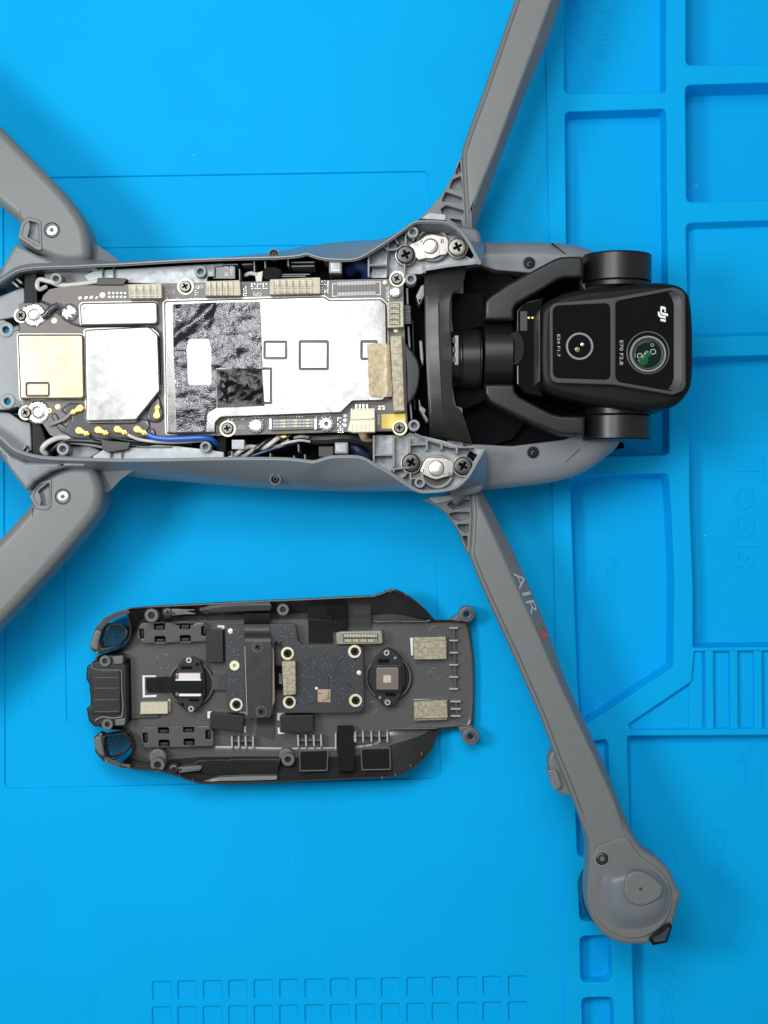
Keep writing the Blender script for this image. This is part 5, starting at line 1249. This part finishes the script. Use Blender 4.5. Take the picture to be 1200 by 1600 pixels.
# ---- side strips
G().strip([[(312, 950, 58), (335, 944, 60), (370, 941.5, 60), (420, 940, 60)], [(312, 954, 62), (335, 950, 64), (370, 946, 64), (423, 946, 64)], [(320, 959, 50), (340, 957.5, 52), (380, 955, 52), (422, 952, 52)], [(320, 960, 24), (340, 958, 24), (380, 956, 24), (422, 953, 24)]], 20).out('side_strip', M_CRIB, cover)
G().strip([[(320, 1219, 50), (340, 1212, 52), (380, 1210, 52), (432, 1209.5, 52)], [(318, 1220, 56), (340, 1215, 59), (380, 1213, 59), (433, 1212.5, 59)], [(320, 1222, 58), (345, 1220, 60), (390, 1219.5, 60), (432, 1218, 60)], [(322, 1222, 30), (345, 1221, 30), (390, 1220, 30), (432, 1219, 30)]], 20).out('side_strip', M_CRIB, cover)
rp = cs('ribbed_grille', rnd(C1((888, 1368), (930, 1345), (1160, 1345)) + C2((200, 1338), (575, 1340), (560, 1395), (545, 1452), (100, 1455)) + C1((960, 1455), (940, 1400)), 2), FZ, 50, M_CBLK, 1)
for i in range(38):
    x = 309 + i * 3.35; g = G(); g.bar(x, 1188.5 + (2 if i < 4 else 0), x - .4, 1208.5, 1.35, 46, 52.5, .4); g.out('grille_rib', M_CBLK, rp)
cs('rim_plate', rnd(C1((925, 190), (1164, 165)) + C2((0, 160), (490, 140), (510, 178), (498, 215), (0, 230)) + C1((1000, 230)), 2), 30, 61, M_CBLK, 1.2)
# ---- round sensor modules
def module(cx, cy, pts, screws, slots, ring):
    cs('sensor_well', circ(cx + 3, cy + 2, ring, 40), FZ - 2, FZ + 3, M_CBLK, 1.5)
    g = G(); g.slab(circ(cx + 2, cy + 1, ring - 1, 40), FZ, FZ + 9, 1.5, 3, [circ(cx + 2, cy + 1, ring - 4, 40)], 1); g.out('well_ring', M_CRIB, cover)
    m = cs('sensor_module', rnd(pts, 5), FZ, FZ + 20, M_CBLK, 1.8, 3)
    for x, y in screws: screw(x, y, FZ + 23.5, 5.6, m, M_NUT, 'cross', random.uniform(0, 90), pan=.4)
    for x0, y0, x1, y1 in slots: cs('module_slot', rect(x0, y0, x1, y1, .8, 2), FZ + 17, FZ + 20.4, M_PIT, 0, parent=m)
    return m
m1 = module(296, 1068, C1((815, 575), (870, 560), (935, 595), (955, 640), (970, 700), (975, 850), (945, 930), (890, 985), (830, 975), (770, 915), (735, 860), (745, 690), (770, 620)), ((295, 1031.5), (298.5, 1107.5)), ((283, 1041, 300, 1046), (295, 1092, 311, 1096)), 37)
for x, y in ((308.5, 1038), (285, 1101)): dot(x, y, FZ + 20.6, 2.6, m1, M_PIT, 'module_hole', .2, .02)
cs('sensor_chip', rect(274, 1052, 314, 1088, 2, 3), FZ + 10, FZ + 31, M_SHIELDM, 1.4, 3, parent=m1); cs('chip_highlight', rect(279, 1052, 313, 1062, 1, 2), FZ + 20, FZ + 33, M_HILITE, .8, parent=m1); cs('chip_edge_highlight', rect(280, 1084, 314, 1088, 1, 2), FZ + 20, FZ + 34, M_WHITE, .6, parent=m1); cs('chip_edge_highlight', rect(274, 1061.5, 314, 1063.6, .6, 2), FZ + 20, FZ + 34.4, M_WHITE, .4, parent=m1)  # pale and white slabs painted as bright reflections on this chip
def ftp(x, y): return FZ + 33.0 + .5 * noise.noise(Vector((x * .2, y * .2, 0)))
g = G(); g.sheet(C1((728, 725), (760, 735), (945, 748), (945, 842), (770, 840), (730, 820)), ftp, 3, skirt=2); g.out('glossy_tape', M_BLKTAPE, m1, 60)
m2 = module(605, 1058, C3((375, 520), (410, 490), (470, 520), (520, 570), (545, 640), (548, 760), (520, 850), (470, 930), (420, 955), (370, 920), (310, 840), (275, 760), (280, 640), (320, 570)), ((604, 1020), (605.5, 1097.5)), ((591, 1030, 608, 1036), (602, 1083, 619, 1088)), 37)
for x, y in ((617.5, 1028), (593.5, 1090)): dot(x, y, FZ + 20.6, 2.2, m2, M_CASTD, 'module_hole', .2, .02)
cs('sensor_holder', rect(584, 1039, 628, 1082, 4, 3), FZ + 10, FZ + 25, M_CBLK, 1.5, parent=m2)
ch = cs('sensor_chip', rect(588, 1043, 623, 1078, 2.5, 3), FZ + 10, FZ + 31, M_CHIP, 1.0, 3, parent=m2); cs('chip_label', rect(599, 1055, 611, 1066.5, .8, 2), FZ + 25, FZ + 31.5, M_PADW, .1, parent=m2)
# glossy flex with its printed corner mark, and the small ribbon
cs('printed_mark', C1((497, 705), (600, 705), (600, 716), (514, 716), (516, 856), (604, 852), (604, 868), (500, 872)), FZ - 1, FZ + .6, M_WHITE, 0)
def ffx(x, y): return FZ + 3 + 7 * max(0, min(1, (x - 240) / 24)) + .6 * noise.noise(Vector((x * .12, y * .12, 3)))
g = G(); g.sheet(C1((526, 728), (650, 716), (700, 712), (760, 720), (760, 838), (540, 836), (524, 800)), ffx, 4, skirt=3); g.out('glossy_flex', M_BLKTAPE, cover, 60)
rb2 = cs('ribbon_cable', rnd(C1((1025, 700), (1135, 696), (1135, 820), (1030, 818)), 1), FZ, FZ + 12, M_FRAME, 1)
for i in range(4): g = G(); g.bar(334 + i * 1.8, 1056, 334.3 + i * 1.8, 1077, .5, FZ + 8, FZ + 12.3, .1); g.out('ribbon_line', M_CRIB, rb2)
# ---- foam pads
def pad(pts, h, mat, nm='foam_pad', b=1.2): return cs(nm, rnd(pts, 1.2), FZ - 1, FZ + h, mat, b, 3)
pad(C1((980, 362), (1108, 358), (1112, 608), (978, 608)), 22, M_CBLK); pad(C2((42, 985), (300, 1010), (286, 1138), (40, 1108)), 24, M_CBLK); pad(C2((572, 1008), (822, 1002), (830, 1136), (578, 1140)), 24, M_CBLK)
for pts in (C2((820, 1000), (838, 1000), (838, 1020), (822, 1020)), C2((824, 1080), (838, 1080), (836, 1140), (826, 1140))): cs('printed_mark', pts, FZ - 1, FZ + .6, M_CRIB, 0)
gp = pad(C1((482, 908), (690, 903), (690, 996), (480, 1000)), 14, M_PADW, 'conductive_pad'); pad(C3((610, 456), (862, 440), (862, 582), (616, 586)), 20, M_FOAMG, 'conductive_pad'); pad(C3((612, 902), (866, 890), (872, 1022), (862, 1030), (618, 1034)), 20, M_FOAMG, 'conductive_pad')
cs('pad_face', C3((606, 418), (855, 412), (860, 448), (612, 458)), FZ, FZ + 16, M_FOAMG, 1.0); cs('pad_face', C3((614, 1030), (868, 1020), (866, 1042), (620, 1050)), FZ, FZ + 14, M_FOAMG, 1.0)
cs('printed_mark', C3((586, 420), (606, 420), (608, 552), (594, 554)), FZ - 1, FZ + .6, M_WHITE, 0); cs('printed_mark', C3((612, 884), (872, 884), (872, 890), (612, 891)), FZ - 1, FZ + 1, M_CEDGE, 0)
cs('printed_mark', C1((692, 884), (708, 884), (708, 976), (692, 976)), FZ - 1, FZ + .6, M_PADW, 0)
for pts in (C2((20, 978), (70, 975), (70, 990), (40, 992), (38, 1030), (20, 1030)), C2((262, 972), (312, 970), (312, 1030), (298, 1032), (296, 990), (262, 988)), C2((296, 1090), (312, 1090), (312, 1136), (298, 1138)), C2((548, 990), (600, 988), (600, 1005), (570, 1008), (566, 1046), (548, 1046)),
            C2((552, 1100), (566, 1100), (568, 1136), (604, 1136), (604, 1148), (554, 1148)), C1((1066, 325), (1118, 325), (1118, 356), (1104, 356), (1102, 342), (1066, 340))):
    cs('printed_mark', pts, FZ - 1, FZ + 1.0, M_WHITE, 0)
def ff(x, y): return FZ + 16 + max(0, y - 1168) * .9 + (max(0, 968 - y) * 1.0) + 2.2 * noise.noise(Vector((x * .25, y * .25, 0))) + 1.2 * noise.noise(Vector((x * .7, y * .7, 5)))
g = G(); g.sheet(rnd(C2((920, 172), (1060, 172), (1084, 200), (1076, 376), (985, 380), (968, 350), (975, 270), (920, 235)), 3), ff, 2.2, skirt=14); g.out('black_foam', M_FOAMB, cover, 80)
g = G(); g.sheet(rnd(C2((1003, 1085), (1120, 1082), (1135, 1120), (1130, 1430), (1010, 1432)), 3), ff, 2.2, skirt=14); g.out('black_foam', M_FOAMB, cover, 80)
# glossy tape and wide flex at the upper wall
def fup(x, y): return 46 - 27 * max(0, min(1, (y - 942) / 40)) ** .7
g = G(); g.sheet(C2((782, 175), (940, 170), (968, 270), (972, 462), (786, 464)), fup, 4, skirt=3); g.out('glossy_flex', M_BLKTAPE, cover, 60)
g = G(); g.sheet(C2((296, 236), (492, 232), (494, 310), (296, 318)), lambda x, y: FZ + 16 + 18 * max(0, (975 - y) / 20), 4, skirt=4); g.out('matt_flex', M_BLKMAT, cover, 60)
g = G(); g.sheet(C2((780, 260), (965, 290), (965, 300), (780, 286)), lambda x, y: fup(x, y) + .8, 4); g.out('tape_fold', M_BLKMAT, cover, 60)
g = G(); g.sheet(C3((108, 150), (285, 150), (292, 370), (118, 372)), lambda x, y: 44 - 22 * max(0, min(1, (y - 942) / 36)) ** .8, 4, skirt=3); wf = g.out('ribbon_cable', M_FRAME, cover, 60)
for i in range(11):
    x = 546 + i * 3.1; g = G(); g.tube([(x - 1, 944, 43.6), (x, 956, 33.4), (x + .8, 970, 25.8), (x + 1.6, 985, 22.4)], .5, 5, 3); g.out('ribbon_line', M_CRIB, wf)
fc = cs('flex_connector', rnd(C3((22, 382), (60, 372), (340, 366), (372, 366), (380, 462), (340, 466), (30, 470)), 3), FZ, FZ + 26, M_CLEAR, 2, 3)
cs('connector_core', rect(536, 990.5, 590, 1003.5, 1, 2), FZ + 10, FZ + 28, M_FRAME, .6, parent=fc)
for j, y in enumerate((993.3, 1000.8)):
    for i in range(22): 
        x = 537.5 + i * 2.36; cs('connector_pin', [(x, y - 2.4), (x + 1.3, y - 2.4), (x + 1.3, y + 2.4), (x, y + 2.4)], FZ + 20, FZ + 29, M_PALEG if j == 0 or i % 5 else M_TAN, .2, 1, parent=fc)
# ---- slate circuit boards with relief traces
SB = FZ + 22
bo = rnd(C2((155, 330, 4), (690, 310, 8), (704, 440, 8), (740, 475, 5)) + C3((210, 482, 5), (228, 500, 4), (240, 945, 8), (200, 988, 6), (0, 990, 2)) + C2((600, 990, 4), (590, 900, 3), (588, 450, 3), (530, 445, 4), (530, 970, 3), (310, 978, 4), (178, 975, 8), (165, 870, 6)), 4)
sb = cs('sensor_circuit_board', bo, FZ + 10, SB, M_PCBD, .8)
# routed traces as raised strips, joined
g = G(); rr = random.Random(11)
def trace(x, y, ang, n, L=10, w=.7):
    for _ in range(n):
        l = rr.uniform(.5, 1.5) * L; a = math.radians(ang); x2, y2 = x + l * math.cos(a), y + l * math.sin(a)
        if not (437 < x2 < 556 and 1015 < y2 < 1107): return
        if not ((x2 < 464 and y2 > 1020) and (x2 < 466)): g.bar(x, y, x2, y2, w, SB - .5, SB + .5, .15)
        x, y = x2, y2; ang += rr.choice((-45, 45, 0, 45, -45))
def bundle(x, y, ang, n, segs, gap=2.6, L=12):
    st = rr.getstate()
    for k in range(n):
        rr.setstate(st); a = math.radians(ang + 90); trace(x + gap * k * math.cos(a), y + gap * k * math.sin(a), ang, segs, L)
for x, y, a, n, s_ in ((472, 1030, 0, 4, 5), (474, 1068, -45, 3, 4), (480, 1040, 0, 3, 5), (520, 1070, -45, 4, 4), (528, 1095, -45, 4, 3), (490, 1098, 0, 3, 5), (500, 1024, 45, 3, 4), (530, 1030, 90, 5, 3), (540, 1050, 135, 3, 4), (470, 1100, 0, 2, 5), (476, 1055, 90, 3, 3), (546, 1075, 135, 3, 4), (512, 1050, 0, 3, 3)):
    bundle(x, y, a, n, s_)
for k in range(6):
    y = 980 + k * 2.6; g.bar(366 + k * .4, y + 4, 372 + k, y + 4, .8, SB - .5, SB + .5, .15); g.bar(372 + k, y + 4, 381, y - 3 + k * .3, .8, SB - .5, SB + .5, .15)
for _ in range(230):
    x, y = rr.choice((rr.uniform(468, 560), rr.uniform(356, 380), rr.uniform(466, 560))), rr.uniform(1012, 1108)
    if 356 < x < 380: y = rr.uniform(982, 1096)
    r = rr.uniform(.7, 1.5); g.lathe(x, y, [(r, SB - .5), (r, SB + .5), (r * .4, SB + .7)], 7)
for _ in range(30): 
    x, y = rr.uniform(434, 462), rr.uniform(978, 1008); r = rr.uniform(.7, 1.4); g.lathe(x, y, [(r, SB - .5), (r, SB + .5), (r * .4, SB + .7)], 7)
t_ = g.out('board_trace', M_TRACE, sb, 30); t_['kind'] = 'stuff'
pad_ = cs('conductive_pad', rnd(C2((582, 600), (688, 596), (692, 850), (596, 858)), 1.5), SB, SB + 14, M_FOAMG, 1.4, 3, parent=sb)
cs('board_gap', C2((528, 640), (580, 636), (585, 810), (530, 812)), FZ, SB - 4, M_PIT, 0)
for x, y in ((449, 1021), (452, 1097), (369, 1101), (554, 1018), (555.5, 1094.5)):
    ringp(x, y, SB + 1.0, 10.4, sb, M_PALEG, ri=.55, h=.15); screw(x, y, SB + 5, 6.6, sb, M_BLKSC, 'cross', random.uniform(0, 90), pan=.4)
ringp(366.4, 1040, SB + 3, 8, sb, M_PALEG, ri=.34, h=.5, name='standoff'); dot(366.4, 1040, SB + 1.2, 2.6, sb, M_TAN, 'standoff_core', .3, .05)
for x, y, r in ((360, 986.2, 4.2), (561, 1051.3, 3.6)): dot(x, y, SB + .8, r, sb, M_PALEG)
for x, y in ((463, 1097), (554.5, 1029), (494.5, 1075.5)): dot(x, y, SB + .8, 2.6 if x != 494.5 else 2.2, sb, M_BLKSC if x != 494.5 else M_WHITE)
cs('board_label', rect(496.5, 1077, 516.5, 1097, .8, 2), SB - 1, SB + .5, M_TAN, 0, parent=sb)
text('flex_lettering', 'B3X7', 438, 1060, SB - 3.2, 16, 4, 270, M_GREYP, cover)
# plate under two screws with a sheet of matt tape
cp = cs('clamp_plate', rnd(C2((300, 470), (500, 440), (530, 560), (532, 900), (510, 1015), (330, 1020), (312, 980)), 3), SB - 6, SB + 10, M_BLKMAT, 1.6, 3)
cs('plate_edge', C2((500, 470), (524, 520), (532, 900), (520, 930), (512, 930), (516, 520)), SB, SB + 11, M_CHIP, .4, parent=cp)
g = G(); g.sheet(C2((300, 318), (486, 316), (500, 440), (505, 1000), (490, 1022), (326, 1028), (306, 560)), lambda x, y: SB + (2 + 9.4 * max(0, min(1, (y - 985) / 14))) + .25 * noise.noise(Vector((x * .06, y * .06, 2))), 5, skirt=2); g.out('matt_tape', M_BLKMAT, cp, 50)
g = G(); g.bar(382.5, 1010, 386, 1118, 1.0, SB, SB + 12.2, .3); g.out('plate_glint', M_CEDGE, cp)  # pale bar modelled as a glint along the plate's edge
for x, y in ((402.5, 1011), (408, 1112)): ringp(x, y, SB + 13.6, 9, cp, M_CRIB, ri=.7, h=.4, name='screw_collar'); screw(x, y, SB + 15, 7.4, cp, M_DARKST, 'cross', 30, pan=.4)
g = G(); g.sheet(C2((392, 1028), (520, 1022), (526, 1150), (520, 1190), (385, 1150), (395, 1090)), lambda x, y: FZ + 3 + 22 * max(0, min(1, (1132 - y) / 16)), 4, skirt=2); g.out('matt_flex', M_FRAME, cover, 60)
# ---- comb ribs along the lower wall, and the ladders at the open end
def comb(xs, y0, y1, yb):
    g = G(); g.bar(xs[0] - 2, yb, xs[-1] + 2, yb, 3, FZ - 6, FZ + 10, .8); c_ = g.out('comb_bar', M_CRIB, cover)
    for x in xs:
        g = G(); g.bar(x, y0, x + .6, y1, 2.6, FZ - 6, FZ + 17, .8); g.out('comb_tooth', M_CEDGE, c_)
comb((362, 372.6, 383.5, 395), 1151, 1168, 1158); comb((465.5, 477.7, 490, 501.5), 1148.5, 1166.5, 1157); comb((555, 567, 580, 592.5, 605), 1143.5, 1160, 1150)
for x, y0, y1 in ((524.5, 1146, 1172), (553.5, 1146, 1160)):
    g = G(); g.bar(x, y0, x, y1, 2.6, FZ - 6, FZ + 16, .8); g.out('comb_tooth', M_CEDGE, cover)
def ladder(x, ys, w):
    g = G(); g.bar(x, ys[0], x + 2.5, ys[-1], 4.6, FZ - 4, FZ + 7, 1); l_ = g.out('ladder_bar', M_CSHELL, cover)
    for y in ys:
        g = G(); g.bar(x - w / 2, y, x + w / 2, y, 2.4, FZ - 4, FZ + 11, .8); g.out('ladder_rung', M_CEDGE, l_)
ladder(709, (981.3, 1001, 1020, 1039, 1058, 1076.5), 13.5); ladder(712, (1096.4, 1108, 1119), 16)
g = G(); g.bar(205, 1121, 248, 1119, 4, FZ - 2, FZ + 9, 1.5); g.out('floor_rib', M_CSHELL, cover)
# framed foam squares on the lower wall
def framed(o_, i_, nm='framed_pad'):
    zf = lambda x, y: FZ + 9 + .95 * max(0, y - 1172)
    g = G(); g.sheet(rnd(i_, 1), lambda x, y: zf(x, y) + 4 + .8 * noise.noise(Vector((x * .5, y * .5, 0))), 3, skirt=6); f_ = g.out('foam_square', M_FOAMB, cover, 70)
    P = [(x, y, zf(x, y) + 5) for x, y in o_] + [(o_[0][0], o_[0][1], zf(*o_[0]) + 5)]
    for a, b in zip(P[:-1], P[1:]): g = G(); g.tube([a, b], 1.1, 6, 0); g.out('frame_bar', M_CRIB, f_)
framed(C2((718, 1278), (934, 1270), (926, 1424), (722, 1428)), C2((728, 1284), (924, 1278), (918, 1418), (730, 1420))); framed(C3((214, 1258), (432, 1254), (436, 1416), (222, 1420)), C3((224, 1266), (424, 1264), (426, 1408), (230, 1410)))

# ================================================================== keep the tree at thing > part > sub-part
def depth(o):
    d = 0
    while o.parent: o = o.parent; d += 1
    return d
changed = True
while changed:
    changed = False
    for o in list(bpy.data.objects):
        if depth(o) == 2 and o.children:      # a sub-part with pieces of its own becomes a part
            r = o
            while r.parent: r = r.parent
            o.parent = r; o.location = WP[o.name] - WP[r.name]; changed = True
for o in bpy.data.objects:
    assert depth(o) <= 2, o.name
